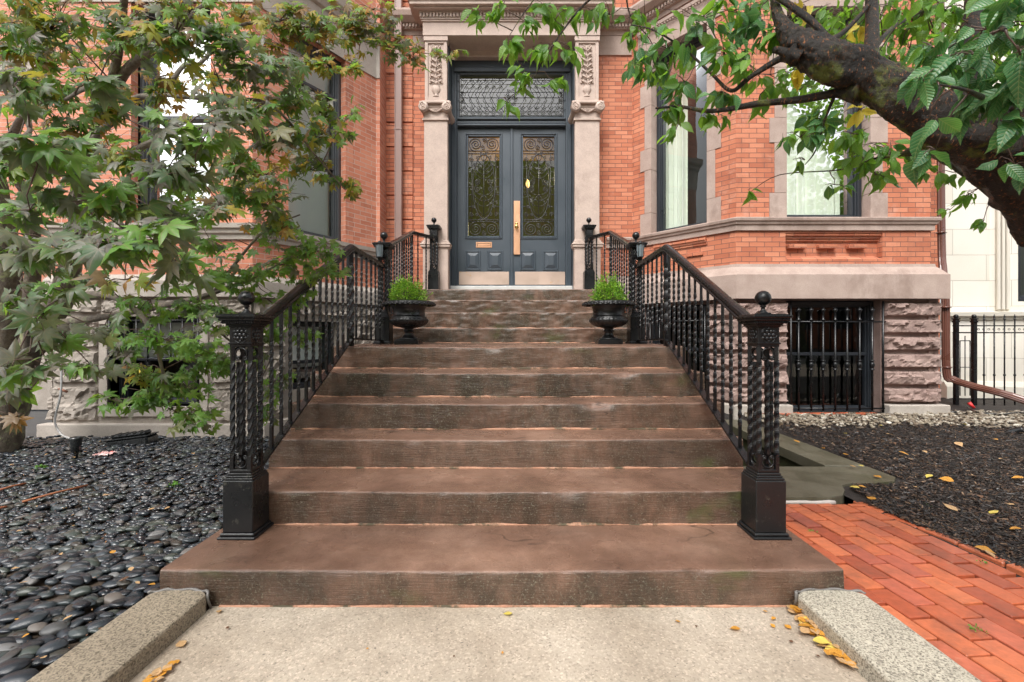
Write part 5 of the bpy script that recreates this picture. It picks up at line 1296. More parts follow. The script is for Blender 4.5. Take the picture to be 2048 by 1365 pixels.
def maple_leaf(cu=.26, tw=0, wd=1, sd=0):
    rr_ = random.Random(sd); V = [(0, 0, 0)]; ring = []
    A = [q+rr_.uniform(-6, 6) for q in (-122, -82, -42, 0, 42, 82, 122)]; Ls = [q*rr_.uniform(.82, 1.08) for q in (.48, .78, .95, 1.0, .95, .78, .48)]; curl = [cu*rr_.uniform(.3, 1.8) for q in A]
    for i, (a, l) in enumerate(zip(A, Ls)):
        a = R(a)
        cq = curl[i]
        def pt(r, da): return (math.sin(a+R(da*wd))*r, math.cos(a+R(da*wd))*r*(1-.25*cq*r), -cq*r*r*(1+.8*r)+(.03 if abs(da) < 1 else -.02)+tw*r*math.sin(a))
        if i == 0: ring.append(pt(.16, -22))
        ring += [pt(l*.58, -14.5), pt(l, 0), pt(l*.58, 14.5)]
        if i < 6: ring.append((math.sin(a+R(20.5))*.41, math.cos(a+R(20.5))*.41, -.02))
        else: ring.append(pt(.16, 22))
        V.append((math.sin(a)*l*.5, math.cos(a)*l*.5, -cq*(l*.5)**2+.05+tw*.5*l*math.sin(a)))
    nb = len(V); V += ring; F = []
    for i in range(7):
        mid = 1+i; b0 = nb+i*4; F += [(0, b0, b0+1, mid), (mid, b0+1, b0+2), (mid, b0+2, b0+3), (0, mid, b0+3, b0+4)]
    return V, F
def oval_leaf(w=.245, cu=.32, tw=0, fo=.38):
    V = []; F = []; n = 7; pr = [0, .55, .88, 1, .9, .62, .22, 0]
    for i in range(n+1):
        t = i/n; z = -cu*t*t; h = w*pr[i]; wv = .022*math.sin(i*2.2+tw*9)+tw*t*h
        V += [(-h, t, z+h*fo+wv), (0, t, z), (h, t, z+h*fo-wv)]
    for i in range(n): F += [(i*3, i*3+1, i*3+4, i*3+3), (i*3+1, i*3+2, i*3+5, i*3+4)]
    return V, F
M['maple_dark'] = leafmat('maple_dark_leaf', [(0, (.06, .12, .055)), (.3, (.08, .18, .06)), (.55, (.15, .18, .12)), (.85, (.21, .18, .175)), (1, (.12, .23, .06))], (.32, .52, .05), .40, .44, .4, mottle=(.11, .085, .09), vein='palm')  # mauve-grey tones put a sky sheen into the leaf colour
M['maple_green'] = leafmat('maple_green_leaf', [(0, (.07, .18, .035)), (.5, (.11, .26, .05)), (.85, (.18, .34, .06)), (1, (.18, .16, .08))], (.42, .64, .05), .40, .48, .4, vein='palm')
M['maple_autumn'] = leafmat('maple_autumn_leaf', [(0, (.10, .19, .04)), (.3, (.22, .32, .05)), (.5, (.38, .34, .05)), (.68, (.44, .20, .05)), (.82, (.20, .14, .09)), (1, (.30, .22, .16))], (.6, .46, .05), .45, .48, .4, vein='palm')
M['cherry_leaf'] = leafmat('cherry_green_leaf', [(0, (.04, .13, .02)), (.4, (.07, .20, .03)), (.8, (.13, .30, .04)), (1, (.20, .38, .05))], (.40, .72, .04), .38, .48, .45, vein='oval')
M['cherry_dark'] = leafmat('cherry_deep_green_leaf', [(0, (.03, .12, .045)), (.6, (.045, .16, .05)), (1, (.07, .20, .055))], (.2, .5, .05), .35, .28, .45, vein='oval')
M['yellow_leaf'] = leafmat('yellow_leaf', [(0, (.60, .48, .04)), (1, (.72, .60, .10))], (.8, .65, .05), .4, .4, vein='oval')

def grow(tree, clusters, samples, leafV, leafF, mats, twigmat, mode, seed):
    r_ = np.random.default_rng(seed); S = np.array([tuple(p) for p in samples]); per = {k: [[], [], [], []] for k in mats}
    tb = MB()
    for (px, py, D, rx, ry, n, s, kind) in clusters:
        c = np.array(W(px, py, D)); n = int(n)
        d = np.linalg.norm(S-c, axis=1); j = int(np.argmin(d+ .35*np.maximum(0, S[:, 2]*0))); src = S[j]
        L_ = np.linalg.norm(c-src)
        if L_ > .03:
            m1 = src*.6+c*.4+r_.normal(0, .06*L_, 3)+[0, 0, .10*L_]; m2 = src*.25+c*.75+r_.normal(0, .05*L_, 3)+[0, 0, .06*L_]
            rb = min(.007, .0025+.003*L_); tb.tube([src, m1, m2, c], [rb, rb*.8, rb*.6, rb*.5], 5)
        n = int(n*((1.45 if D < .9 else 2.0) if mode == 'maple' else (1.7 if D < .7 else 1.5))+.5); s = s*(.86 if mode == 'maple' else (.84 if D < .7 else .95)); nt = max(2, n//5); ends = []
        for i in range(nt):
            e = c+np.array([r_.uniform(-1, 1)*rx*D*U, r_.uniform(-1, 1)*rx*D*U*.7, r_.uniform(-1, 1)*ry*D*U])
            m_ = (c+e)/2+[0, 0, .15*np.linalg.norm(e-c)]; tb.tube([c, m_, e], [.0022, .0017, .001], 4); ends.append((e, m_))
        out0 = np.array([c[0]-src[0], c[1]-src[1], 0]); out0 = out0/(np.linalg.norm(out0)+1e-6)
        for i in range(n):
            e, m_ = ends[i % nt]; f = r_.uniform(.25, 1.0); p = e*f+c*(1-f)+np.array([0, 0, .15*np.linalg.norm(e-c)*2*f*(1-f)])
            p = p+r_.normal(0, .22, 3)*np.array([rx*D*U*.8, rx*D*U*.6, ry*D*U*.55])
            if mode == 'maple':
                tt = out0*.25+np.array([r_.normal(0, .65), r_.normal(-.25, .55), r_.normal(-.45, .3)]); nv = np.array([r_.normal(0, .35), r_.normal(-.85, .35), r_.normal(.65, .3)])
            else:
                tt = out0*.3+np.array([r_.normal(0, .55), r_.normal(-.1, .45), r_.normal(-.75, .35)]); nv = np.array([r_.normal(0, .6), r_.normal(-.6, .5), r_.normal(.55, .4)])
            pet = tt/np.linalg.norm(tt)*s*(.35 if mode == 'maple' else .15)
            k = kind
            if isinstance(kind, dict): k = r_.choice(list(kind), p=list(kind.values()))
            q = per[k]; q[0].append(p+pet); q[1].append(tt); q[2].append(nv); sc = s*r_.uniform(.7, 1.15); wx = r_.uniform(.85, 1.1)
            q[3].append((sc*wx, sc, sc*r_.uniform(.6, 1.5)))
            if D < 1.5: tb.tube([p, p+pet*.5+[0, 0, .004], p+pet], [.0011, .0009, .0009], 3)
    for k, q in per.items():
        if q[0]: scatter('foliage', np.array(leafV)[r_.integers(0, len(leafV), len(q[0]))], leafF, np.array(q[0]), rotmats(np.array(q[1]), np.array(q[2])), np.array(q[3]), M[k], True, tree, uv=np.array(leafV[0])[:, :2])
    child(tb.build('twigs', M[twigmat], None, recalc=False), tree)

maple = thing('maple_tree', 'Japanese maple with dark purple-green lobed leaves and lichened stems over the pebble bed', 'tree', loc=(-5.0, 4.5, 0))
SM = []
b = MB()
limb(b, [(0, 905, 2.25, .15), (20, 810, 2.25, .13), (55, 710, 2.2, .115), (95, 640, 2.15, .105), (130, 580, 2.1, .09), (150, 480, 2.0, .065), (160, 380, 1.9, .055)], 6, 14, .25, 1)
limb(b, [(-30, 910, 2.3, .14), (0, 760, 2.25, .11), (18, 600, 2.2, .10), (14, 480, 2.1, .08), (-10, 350, 2.0, .06), (-60, 200, 1.9, .045), (-110, 40, 1.8, .03), (-130, -120, 1.7, .018), (-150, -260, 1.6, .006)], 6, 12, .25, 2)
child(b.build('trunk', M['bark_maple'], None), maple)
b = MB()
for i, pl in enumerate([
    [(60, 620, 2.15, .07), (68, 520, 2.05, .055), (60, 410, 1.95, .045), (30, 355, 1.9, .04), (-30, 300, 1.85, .032), (-140, 240, 1.7, .018), (-240, 200, 1.5, .006)],
    [(158, 390, 1.9, .055), (180, 300, 1.85, .045), (212, 200, 1.75, .034), (236, 110, 1.65, .028), (246, 20, 1.5, .024), (260, -90, 1.4, .016), (270, -220, 1.35, .005)],
    [(170, 330, 1.9, .045), (205, 240, 1.8, .040), (250, 145, 1.7, .034), (330, 85, 1.55, .030), (395, 25, 1.45, .022), (460, -30, 1.4, .013), (540, -120, 1.4, .004)],
    [(150, 420, 1.95, .045), (185, 290, 1.6, .024), (230, 240, 1.45, .020), (269, 198, 1.35, .017), (325, 190, 1.3, .015), (346, 160, 1.28, .013), (370, 130, 1.3, .012), (400, 127, 1.33, .011), (465, 60, 1.45, .010), (520, 45, 1.5, .009), (610, 45, 1.6, .007), (700, 75, 1.68, .006), (800, 100, 1.72, .004), (900, 112, 1.75, .002)],
    [(110, 650, 2.15, .05), (220, 632, 1.85, .026), (357, 606, 1.55, .019), (427, 586, 1.47, .016), (491, 562, 1.45, .012), (562, 527, 1.48, .008), (640, 500, 1.5, .004)],
    [(130, 600, 2.1, .05), (210, 590, 1.5, .022), (290, 640, 1.25, .014), (325, 740, 1.25, .008), (345, 820, 1.3, .004)],
    [(150, 470, 2.0, .05), (190, 400, 1.4, .022), (225, 430, .9, .012), (270, 480, .68, .006), (330, 500, .62, .003)],
    [(212, 210, 1.75, .03), (190, 190, 1.2, .015), (180, 175, .75, .008), (130, 200, .66, .004)],
    [(165, 350, 1.9, .045), (250, 310, 1.2, .018), (340, 270, .85, .010), (430, 250, .72, .005)],
    [(325, 190, 1.3, .012), (430, 200, 1.2, .010), (540, 210, 1.2, .008), (630, 310, 1.3, .005), (690, 380, 1.4, .003)],
    [(357, 606, 1.55, .014), (420, 650, 1.45, .009), (500, 710, 1.5, .005), (560, 720, 1.55, .003)],
    [(60, 700, 2.2, .06), (60, 640, 1.4, .02), (70, 620, .9, .01), (90, 650, .66, .005)],
    [(0, 330, 1.9, .04), (40, 240, 1.2, .016), (60, 260, .75, .007), (30, 280, .6, .003)],
    [(427, 586, 1.47, .012), (520, 470, 1.35, .007), (600, 430, 1.35, .004)],
    [(395, 30, 1.45, .014), (480, 110, 1.25, .008), (560, 150, 1.2, .004)]]):
    limb(b, pl, 5, 8, .12, i+4, SM)
child(b.build('branches', M['bark_maple_thin'], None, recalc=False), maple)
DK = {'maple_dark': .75, 'maple_green': .25}; MX = {'maple_dark': .3, 'maple_green': .35, 'maple_autumn': .35}; AU = {'maple_autumn': .7, 'maple_dark': .1, 'maple_green': .2}; GR = {'maple_green': .85, 'maple_dark': .15}
MC = [
 (-120, 240, 1.7, 80, 60, 34, .075, MX), (-230, 200, 1.5, 70, 60, 26, .075, MX), (-120, 40, 1.8, 90, 70, 40, .075, AU), (-150, -150, 1.65, 90, 70, 40, .075, AU), (-60, -60, 1.6, 50, 50, 26, .075, AU), (-150, 380, 1.3, 70, 60, 22, .075, DK), (260, -120, 1.4, 110, 50, 40, .075, AU), (480, -90, 1.4, 110, 40, 36, .075, AU), (100, -110, 1.5, 110, 50, 36, .075, AU),
 # near, large
 (185, 165, .66, 75, 25, 7, .080, DK), (55, 275, .64, 65, 45, 12, .082, DK), (30, 170, .75, 60, 50, 12, .080, DK), (330, 255, .74, 75, 40, 12, .080, DK), (400, 280, .76, 75, 45, 13, .080, DK),
 (440, 215, .85, 70, 45, 14, .080, DK), (330, 350, .74, 75, 40, 14, .080, DK), (150, 350, .70, 85, 40, 13, .082, DK), (60, 420, .66, 60, 35, 8, .080, DK), (190, 410, .72, 80, 40, 13, .080, DK),
 (120, 500, .62, 90, 35, 11, .082, DK), (210, 490, .60, 75, 45, 13, .084, DK), (300, 470, .62, 70, 40, 13, .084, DK), (350, 520, .66, 45, 40, 10, .080, DK), (60, 610, .66, 60, 45, 11, .080, DK),
 (110, 660, .70, 75, 35, 9, .078, DK), (30, 720, .66, 50, 40, 9, .080, DK), (60, 780, .70, 55, 30, 8, .078, DK), (390, 350, .74, 50, 50, 9, .080, DK), (260, 395, .72, 60, 40, 9, .080, DK),
 (250, 560, .72, 40, 18, 5, .07, {'maple_autumn': 1}), (20, 830, .8, 35, 14, 4, .07, {'maple_autumn': 1}), (190, 740, .85, 55, 25, 8, .07, DK), (140, 590, .8, 60, 25, 9, .078, DK),
 # middle
 (100, 60, 1.0, 110, 50, 40, .078, MX), (40, 110, 1.1, 60, 60, 26, .078, MX), (250, 60, 1.1, 80, 60, 34, .078, MX), (350, 70, 1.05, 90, 55, 40, .078, MX), (450, 90, 1.1, 80, 50, 36, .078, DK),
 (520, 140, 1.15, 80, 45, 36, .075, DK), (590, 200, 1.25, 70, 45, 32, .075, MX), (500, 230, 1.05, 70, 45, 28, .078, DK), (560, 290, 1.25, 70, 50, 30, .075, MX), (640, 270, 1.35, 55, 45, 26, .072, MX),
 (660, 215, 1.4, 55, 30, 18, .07, MX), (700, 235, 1.45, 35, 25, 10, .068, GR), (620, 340, 1.4, 60, 35, 22, .07, MX), (685, 375, 1.45, 35, 22, 12, .065, AU), (480, 330, 1.15, 60, 40, 22, .075, MX),
 (500, 400, 1.2, 50, 30, 16, .072, GR), (550, 400, 1.3, 50, 35, 18, .07, MX), (440, 410, 1.1, 50, 35, 14, .075, MX), (560, 460, 1.35, 75, 35, 30, .07, MX), (620, 500, 1.4, 60, 35, 26, .07, GR),
 (660, 545, 1.48, 40, 22, 14, .066, GR), (570, 530, 1.42, 60, 30, 20, .07, GR), (80, 180, 1.1, 80, 50, 28, .078, MX), (230, 210, 1.15, 60, 50, 20, .078, MX), (140, 260, 1.1, 70, 40, 20, .078, MX),
 (250, 310, 1.0, 60, 35, 16, .078, MX), (40, 340, 1.0, 50, 30, 12, .078, MX), (130, 420, 1.0, 80, 35, 16, .078, GR), (320, 180, 1.1, 60, 30, 14, .075, MX),
 # top right tail
 (560, 40, 1.45, 70, 40, 40, .072, AU), (640, 60, 1.5, 60, 45, 40, .072, MX), (710, 55, 1.6, 60, 45, 44, .07, AU), (770, 85, 1.65, 50, 40, 34, .07, MX), (825, 115, 1.7, 35, 28, 20, .068, AU), (870, 105, 1.72, 25, 18, 9, .066, AU), (912, 105, 1.75, 16, 8, 4, .062, AU), (750, 20, 1.6, 60, 20, 20, .07, AU), (630, 130, 1.45, 60, 30, 22, .07, AU), (700, 130, 1.5, 40, 25, 12, .07, AU),
 # back layer
 (150, 130, 1.9, 170, 90, 60, .075, AU), (350, 170, 1.8, 140, 80, 34, .075, AU), (480, 40, 1.8, 110, 50, 50, .075, AU), (200, 300, 1.8, 150, 70, 60, .075, MX), (60, 60, 1.9, 110, 80, 60, .075, AU), (420, 300, 1.6, 90, 80, 30, .075, AU), (330, 0, 1.7, 150, 30, 40, .075, AU),
 (480, 370, 1.7, 80, 60, 24, .07, AU), (90, 400, 1.6, 90, 60, 26, .078, MX),  (380, 380, 1.5, 60, 50, 20, .075, MX), (420, 480, 1.3, 90, 40, 16, .075, GR), (300, 600, 1.3, 90, 40, 14, .075, GR), (600, 580, 1.5, 50, 40, 12, .068, GR), (180, 560, 1.3, 90, 40, 14, .075, DK), (220, 800, 1.3, 50, 40, 8, .072, GR), (590, 680, 1.6, 40, 50, 9, .066, GR),
 (120, 40, 1.5, 130, 50, 34, .075, AU), (60, 180, 1.5, 90, 60, 24, .075, MX), (430, 150, 1.4, 90, 50, 20, .075, MX), (560, 90, 1.5, 70, 40, 26, .07, AU), (110, 320, 1.3, 80, 50, 24, .075, GR), (530, 350, 1.4, 60, 50, 20, .07, MX), (160, 470, 1.2, 110, 40, 24, .075, DK), (330, 420, 1.1, 70, 40, 18, .075, DK), (60, 520, 1.1, 70, 50, 20, .075, DK),
 # lower green
 (470, 560, 1.42, 80, 35, 26, .072, GR), (400, 620, 1.4, 80, 30, 26, .072, GR), (480, 640, 1.45, 70, 40, 28, .070, GR), (330, 680, 1.2, 80, 40, 24, .075, GR), (250, 690, 1.2, 60, 40, 14, .075, DK),
 (420, 720, 1.35, 80, 45, 32, .072, GR), (350, 770, 1.3, 80, 35, 34, .072, GR), (300, 800, 1.3, 55, 30, 20, .072, GR), (370, 840, 1.32, 60, 25, 20, .072, GR), (520, 700, 1.5, 50, 60, 26, .068, GR), (560, 620, 1.5, 55, 50, 26, .068, GR), (570, 760, 1.6, 40, 45, 14, .066, GR), (520, 830, 1.6, 40, 30, 9, .066, GR), (290, 740, 1.3, 60, 35, 14, .07, AU), (210, 650, 1.0, 60, 40, 10, .075, DK)]
ML = [maple_leaf(random.uniform(.06, .34), random.uniform(-.18, .18), random.uniform(.95, 1.3), i) for i in range(14)]
grow(maple, MC, SM, [q[0] for q in ML], ML[0][1], ['maple_dark', 'maple_green', 'maple_autumn'], 'twig_dark', 'maple', 5)

cherry = thing('cherry_tree', 'cherry tree with thick wet dark leaning trunk and drooping oval green leaves over the mulch', 'tree', loc=(2.6, 1.7, 0))
SC = []
b = MB()
limb(b, [(2440, 1500, .86, .28), (2400, 1180, .86, .23), (2340, 850, .85, .18), (2225, 560, .84, .155), (2115, 392, .83, .142), (2010, 298, .82, .120), (1915, 256, .82, .096), (1840, 218, .83, .074), (1745, 160, .85, .072), (1660, 122, .86, .074), (1604, 92, .88, .054), (1580, 72, .89, .040), (1566, 52, .90, .026), (1556, 30, .92, .017), (1548, 0, .94, .014), (1540, -40, .96, .012)], 26, 64, .16, 3, bark=True)
for (px, py, D_, r_) in ((1905, 225, .80, .05), (1960, 270, .78, .045), (1588, 84, .87, .026), (1745, 140, .84, .035), (1700, 135, .85, .03)):
    q = W(px, py, D_); b.sphere(q, r_, 20, 14, (1.2, .8, 1))
child(b.build('trunk', M['bark_cherry'], None), cherry)
b = MB(); DKC = []
for i, pl in enumerate([
    [(1925, 260, .83, .10), (1935, 180, .86, .055), (1945, 90, .9, .044), (1955, 0, .93, .042), (1965, -100, .95, .035), (1975, -250, 1.0, .02), (1960, -420, 1.1, .006)],
    [(1985, 300, .80, .09), (2040, 200, .76, .05), (2090, 130, .74, .04), (2190, 0, .75, .025), (2280, -150, .8, .008)],
    [(1730, 165, .85, .06), (1742, 105, .88, .026), (1744, 40, .92, .024), (1740, -60, .95, .020), (1720, -200, 1.0, .012), (1690, -350, 1.1, .004)],
    [(1680, 150, .86, .05), (1655, 88, .87, .016), (1640, 60, .88, .013), (1600, 25, .9, .013), (1540, -15, .92, .012)],
    [(1655, 88, .87, .012), (1690, 62, .9, .010), (1730, 20, .92, .008), (1760, -20, .94, .008)],
    [(1600, 115, .87, .03), (1560, 102, .88, .014), (1548, 100, .88, .012)],
    [(1590, 110, .87, .04), (1560, 118, .9, .014), (1500, 155, .93, .010), (1462, 182, .95, .008), (1420, 145, .97, .006), (1370, 100, 1.0, .005), (1310, 62, 1.03, .004), (1262, 50, 1.06, .003)],
    [(1720, 185, .85, .05), (1671, 187, .88, .017), (1596, 200, .91, .015), (1517, 208, .93, .013), (1450, 220, .96, .010), (1410, 222, .98, .009), (1359, 214, 1.0, .007), (1311, 217, 1.02, .004)],
    [(1671, 187, .88, .008), (1650, 240, .9, .004), (1632, 300, .92, .003), (1610, 330, .93, .0015)],
    [(1861, 281, .84, .05), (1905, 328, .95, .016), (1952, 368, 1.05, .01), (1985, 400, 1.1, .004)],
    [(1861, 290, .86, .04), (1800, 310, .95, .008), (1740, 320, 1.0, .005), (1680, 340, 1.02, .003), (1560, 350, 1.03, .002), (1500, 385, 1.04, .001)],
    [(1540, -15, .92, .012), (1400, -40, 1.0, .010), (1250, -40, 1.1, .008), (1179, 0, 1.14, .006), (1130, 56, 1.15, .0045), (1089, 117, 1.15, .0035), (1065, 158, 1.15, .0025), (1020, 195, 1.15, .0015)],
    [(1250, -40, 1.1, .006), (1120, -50, 1.14, .005), (1060, 10, 1.16, .003), (1020, 70, 1.16, .0015)],
    [(1250, -40, 1.1, .006), (1260, 30, 1.3, .004), (1300, 80, 1.35, .003), (1330, 150, 1.35, .0015)],
    [(2040, 210, .76, .02), (1980, 200, .62, .008), (1930, 180, .55, .004), (1880, 170, .52, .002)],
    [(1945, 90, .9, .02), (1990, 60, .66, .008), (2010, 60, .55, .004)],
    [(1710, 150, .85, .02), (1780, 60, 1.1, .010), (1850, 20, 1.2, .006)]]):
    limb(b, pl, 5, 10, .10, i+40, SC)
child(b.build('branches', M['bark_cherry'], None, recalc=False), cherry)
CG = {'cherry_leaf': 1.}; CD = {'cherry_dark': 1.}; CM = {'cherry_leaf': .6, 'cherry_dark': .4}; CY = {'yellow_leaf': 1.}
CC = [
 (1720, -190, 1.0, 110, 60, 40, .09, CM), (1970, -230, 1.0, 110, 70, 44, .09, CM), (1690, -340, 1.1, 90, 60, 30, .09, CG), (2180, 20, .76, 90, 60, 26, .09, CM), (2270, -130, .8, 90, 70, 30, .09, CM), (1540, -90, .96, 80, 40, 22, .085, CG), (1350, -90, 1.05, 90, 40, 24, .085, CG), (1180, -90, 1.12, 70, 40, 16, .085, CG),
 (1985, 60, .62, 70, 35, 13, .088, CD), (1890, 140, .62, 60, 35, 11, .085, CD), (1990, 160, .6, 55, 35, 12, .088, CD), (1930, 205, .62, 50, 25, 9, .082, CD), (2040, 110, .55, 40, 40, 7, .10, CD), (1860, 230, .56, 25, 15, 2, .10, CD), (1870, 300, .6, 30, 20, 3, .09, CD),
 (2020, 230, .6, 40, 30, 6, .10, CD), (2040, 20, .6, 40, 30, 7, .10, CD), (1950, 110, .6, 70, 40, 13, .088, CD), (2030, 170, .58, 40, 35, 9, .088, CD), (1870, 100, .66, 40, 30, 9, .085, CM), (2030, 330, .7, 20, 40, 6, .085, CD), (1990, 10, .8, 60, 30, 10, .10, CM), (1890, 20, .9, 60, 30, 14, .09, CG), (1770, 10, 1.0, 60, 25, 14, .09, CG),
 (1400, 40, .98, 90, 40, 34, .088, CM), (1500, 50, .94, 50, 45, 22, .088, CD), (1450, 110, .95, 60, 35, 24, .085, CM), (1340, 100, 1.02, 60, 35, 26, .085, CM), (1300, 150, 1.05, 40, 35, 16, .082, CM), (1370, 165, 1.0, 50, 30, 20, .082, CM), (1440, 185, .97, 50, 25, 14, .08, CM),
 (1330, 215, 1.02, 40, 20, 10, .08, CG), (1500, 130, .94, 40, 30, 14, .08, CG), (1550, 60, .92, 40, 30, 14, .085, CG), (1350, 262, 1.0, 24, 12, 5, .07, CG), (1420, 225, .98, 40, 14, 7, .08, CG), (1520, 190, .95, 45, 18, 9, .08, CG), (1540, 150, 1.05, 50, 30, 14, .08, CG),
 (1620, 240, .92, 45, 25, 12, .075, CM), (1600, 275, .93, 45, 22, 11, .072, CM), (1650, 265, .9, 35, 25, 9, .075, CD), (1610, 320, .93, 18, 10, 3, .07, CG), (1720, 270, 1.0, 50, 30, 16, .08, CG), (1780, 300, .98, 50, 30, 18, .08, CM), (1700, 330, 1.02, 40, 22, 12, .075, CG), (1750, 350, 1.02, 40, 15, 10, .075, CM), (1830, 320, .95, 35, 22, 9, .08, CG), (1500, 378, 1.04, 12, 6, 2, .07, CG), (1670, 370, 1.02, 20, 10, 3, .08, CM),
 (1935, 385, 1.08, 28, 25, 9, .075, CG), (1905, 345, 1.0, 25, 15, 5, .075, CG), (1965, 450, 1.1, 18, 14, 5, .05, CG), (1900, 420, 1.1, 20, 8, 3, .05, CG),
 (1585, 140, 1.0, 30, 14, 7, .085, CY), (1712, 60, .98, 16, 20, 4, .09, CY), (1600, 8, 1.0, 22, 8, 4, .08, CY), (1715, 225, 1.0, 22, 10, 3, .08, CY),
 (1700, 40, 1.35, 110, 45, 50, .09, CG), (1830, 40, 1.25, 90, 50, 50, .09, CG), (1900, 90, 1.3, 70, 40, 28, .09, CG), (1780, 120, 1.3, 60, 35, 24, .09, CG), (2010, 60, 1.2, 60, 60, 24, .09, CG), (1650, 70, 1.3, 50, 30, 18, .085, CG), (2030, 260, 1.1, 35, 50, 12, .085, CG), (1800, 150, 1.4, 60, 25, 14, .085, CG), (2035, 330, 1.0, 25, 30, 6, .085, CM), (1600, 180, 1.3, 50, 30, 14, .08, CG), (1740, 80, 1.5, 80, 40, 36, .08, CG), (1880, 40, 1.5, 80, 40, 36, .08, CG), (1990, 120, 1.3, 50, 60, 24, .085, CG), (1640, 20, 1.4, 60, 25, 24, .08, CG), (1470, 20, 1.2, 80, 22, 24, .08, CG), (1820, 100, 1.5, 50, 30, 20, .08, CG), (1990, 215, 1.0, 40, 30, 12, .085, CM), (1680, 230, 1.3, 40, 25, 9, .08, CG), (1860, 180, 1.35, 50, 35, 14, .085, CG),
 (965, 30, 1.16, 24, 24, 8, .085, CG), (1005, 20, 1.16, 30, 20, 8, .085, CG), (1020, 85, 1.16, 28, 26, 12, .085, CG), (1060, 50, 1.16, 26, 28, 10, .085, CG), (1080, 100, 1.15, 30, 28, 14, .085, CG), (1110, 40, 1.15, 30, 26, 10, .085, CG), (1140, 95, 1.15, 28, 25, 10, .085, CG), (1055, 150, 1.15, 34, 20, 11, .085, CG), (1110, 160, 1.15, 22, 16, 8, .08, CG), (1010, 195, 1.15, 22, 14, 5, .08, CG), (1160, 15, 1.15, 30, 18, 9, .085, CG), (1085, 10, 1.15, 30, 15, 8, .085, CG),
 (1220, 30, 1.3, 40, 26, 16, .085, CM), (1290, 40, 1.25, 50, 30, 20, .085, CG), (1280, 105, 1.32, 22, 28, 10, .08, CM), (1310, 150, 1.34, 18, 40, 12, .08, CM), (1250, 75, 1.32, 25, 20, 7, .08, CM)]
OL = [oval_leaf(random.uniform(.19, .27), random.uniform(.08, .55), random.uniform(-.4, .4), random.uniform(.1, .6)) for i in range(14)]
grow(cherry, CC, SC, [q[0] for q in OL], OL[0][1], ['cherry_leaf', 'cherry_dark', 'yellow_leaf'], 'twig_dark', 'cherry', 9)

# ================================================================ pipes and fence
t = thing('drainpipe', 'flat brown downpipe running down the brick between the two houses left of the portal', 'drainpipe', loc=(-1.9, 7.2, 1.9))
x0, x1 = xat(789.5, 3.56), xat(804, 3.56); yp = 3.56*Y1
b = MB(); b.box(x0, x1, yp-.03, yp+.05, 1.9, TOP, .008); b.box(x0+.005, x0+.025, yp-.038, yp-.028, 1.9, TOP, .003); child(b.build('pipe', M['pipe'], None), t)
b = MB(); b.box(x0-.006, x1+.006, yp-.036, yp+.08, 4.505, 4.53, .003); b.box(x0-.006, x1+.006, yp-.036, yp+.08, 2.35, 2.375, .003); child(b.build('bracket', M['pipe'], None), t)
t = thing('drainpipe', 'rusty brown corrugated downpipe turning out over the gravel at the house corner', 'drainpipe', loc=(6.3, 6.6, .6))
def corr(b, path, r):
    sp = smooth_path([(Vector(p), r) for p in path], 6); prof = []
    for i in range(24): a = 2*PI*i/24; prof.append(((r+(.006 if i % 2 else 0))*math.cos(a)*1.25, (r+(.006 if i % 2 else 0))*math.sin(a)))
    P = [q for q, _ in sp]; m = len(P); vs = []; nn = Vector((1, 0, 0))
    for i in range(m):
        tt = (P[min(i+1, m-1)]-P[max(i-1, 0)]).normalized(); nn = (nn-tt*nn.dot(tt)).normalized(); bb = tt.cross(nn)
        vs += [P[i]+nn*a+bb*c for a, c in prof]
    b.add(vs, [(i*24+k, i*24+(k+1) % 24, (i+1)*24+(k+1) % 24, (i+1)*24+k) for i in range(m-1) for k in range(24)], False)
e = W(1893, 742, 3.2)
b = MB(); corr(b, [W(1881, 60, 3.4)+Vector((0, 0, 3.2)), W(1881, 200, 3.4), W(1883, 480, 3.35), W(1886, 540, 3.3), W(1891, 600, 3.22), e, e+Vector((.05, -.05, -.12)), e+Vector((.12, -.25, -.19)), W(2050, 802, 2.85), W(2300, 900, 2.6)], .036)
child(b.build('pipe', M['pipe_red'], None), t)
b = MB()
for (px, py, D) in ((1882, 466, 3.35), (1891, 615, 3.2), (1893, 735, 3.2), (1882, 250, 3.4)):
    q = W(px, py, D); b.lathe([(.052, -.012), (.055, 0), (.052, .012)], q, 20); b.tube([q+Vector((-.10, 0, 0)), q+Vector((.09, 0, 0))], .006, 5)
child(b.build('bracket', M['pipe_red'], None), t)

t = thing('iron_fence', 'black spear-topped iron fence with a narrow gate post pair in front of the cream house', 'fence', loc=(6.7, 6.7, .12))
D = 3.28; yf = D*Y1; gz = .13
def fz(py): return EYE-(py-VY)*D*U
def fx(px): return (px-VX)*D*U
b = MB()
for py in (652, 666): b.box(fx(1906), fx(2300), yf-.012, yf+.012, fz(py)-.008, fz(py)+.008, .002)
b.box(fx(1906), fx(2300), yf-.012, yf+.012, fz(798)-.008, fz(798)+.008, .002)
child(b.build('rail', M['iron'], None), t)
def fpost(px):
    b = MB(); x = fx(px); b.box(x-.026, x+.026, yf-.026, yf+.026, gz-.05, fz(645), .004)
    for (w, a, c) in ((.034, .0, .02), (.026, .02, .045), (.036, .045, .06)): b.box(x-w, x+w, yf-w, yf+w, fz(645)+a-.003, fz(645)+c, .004)
    b.sphere((x, yf, fz(645)+.085), .032, 14, 8); child(b.build('post', M['iron'], None), t)
fpost(1912); fpost(1948)
px = 1968
proto = None
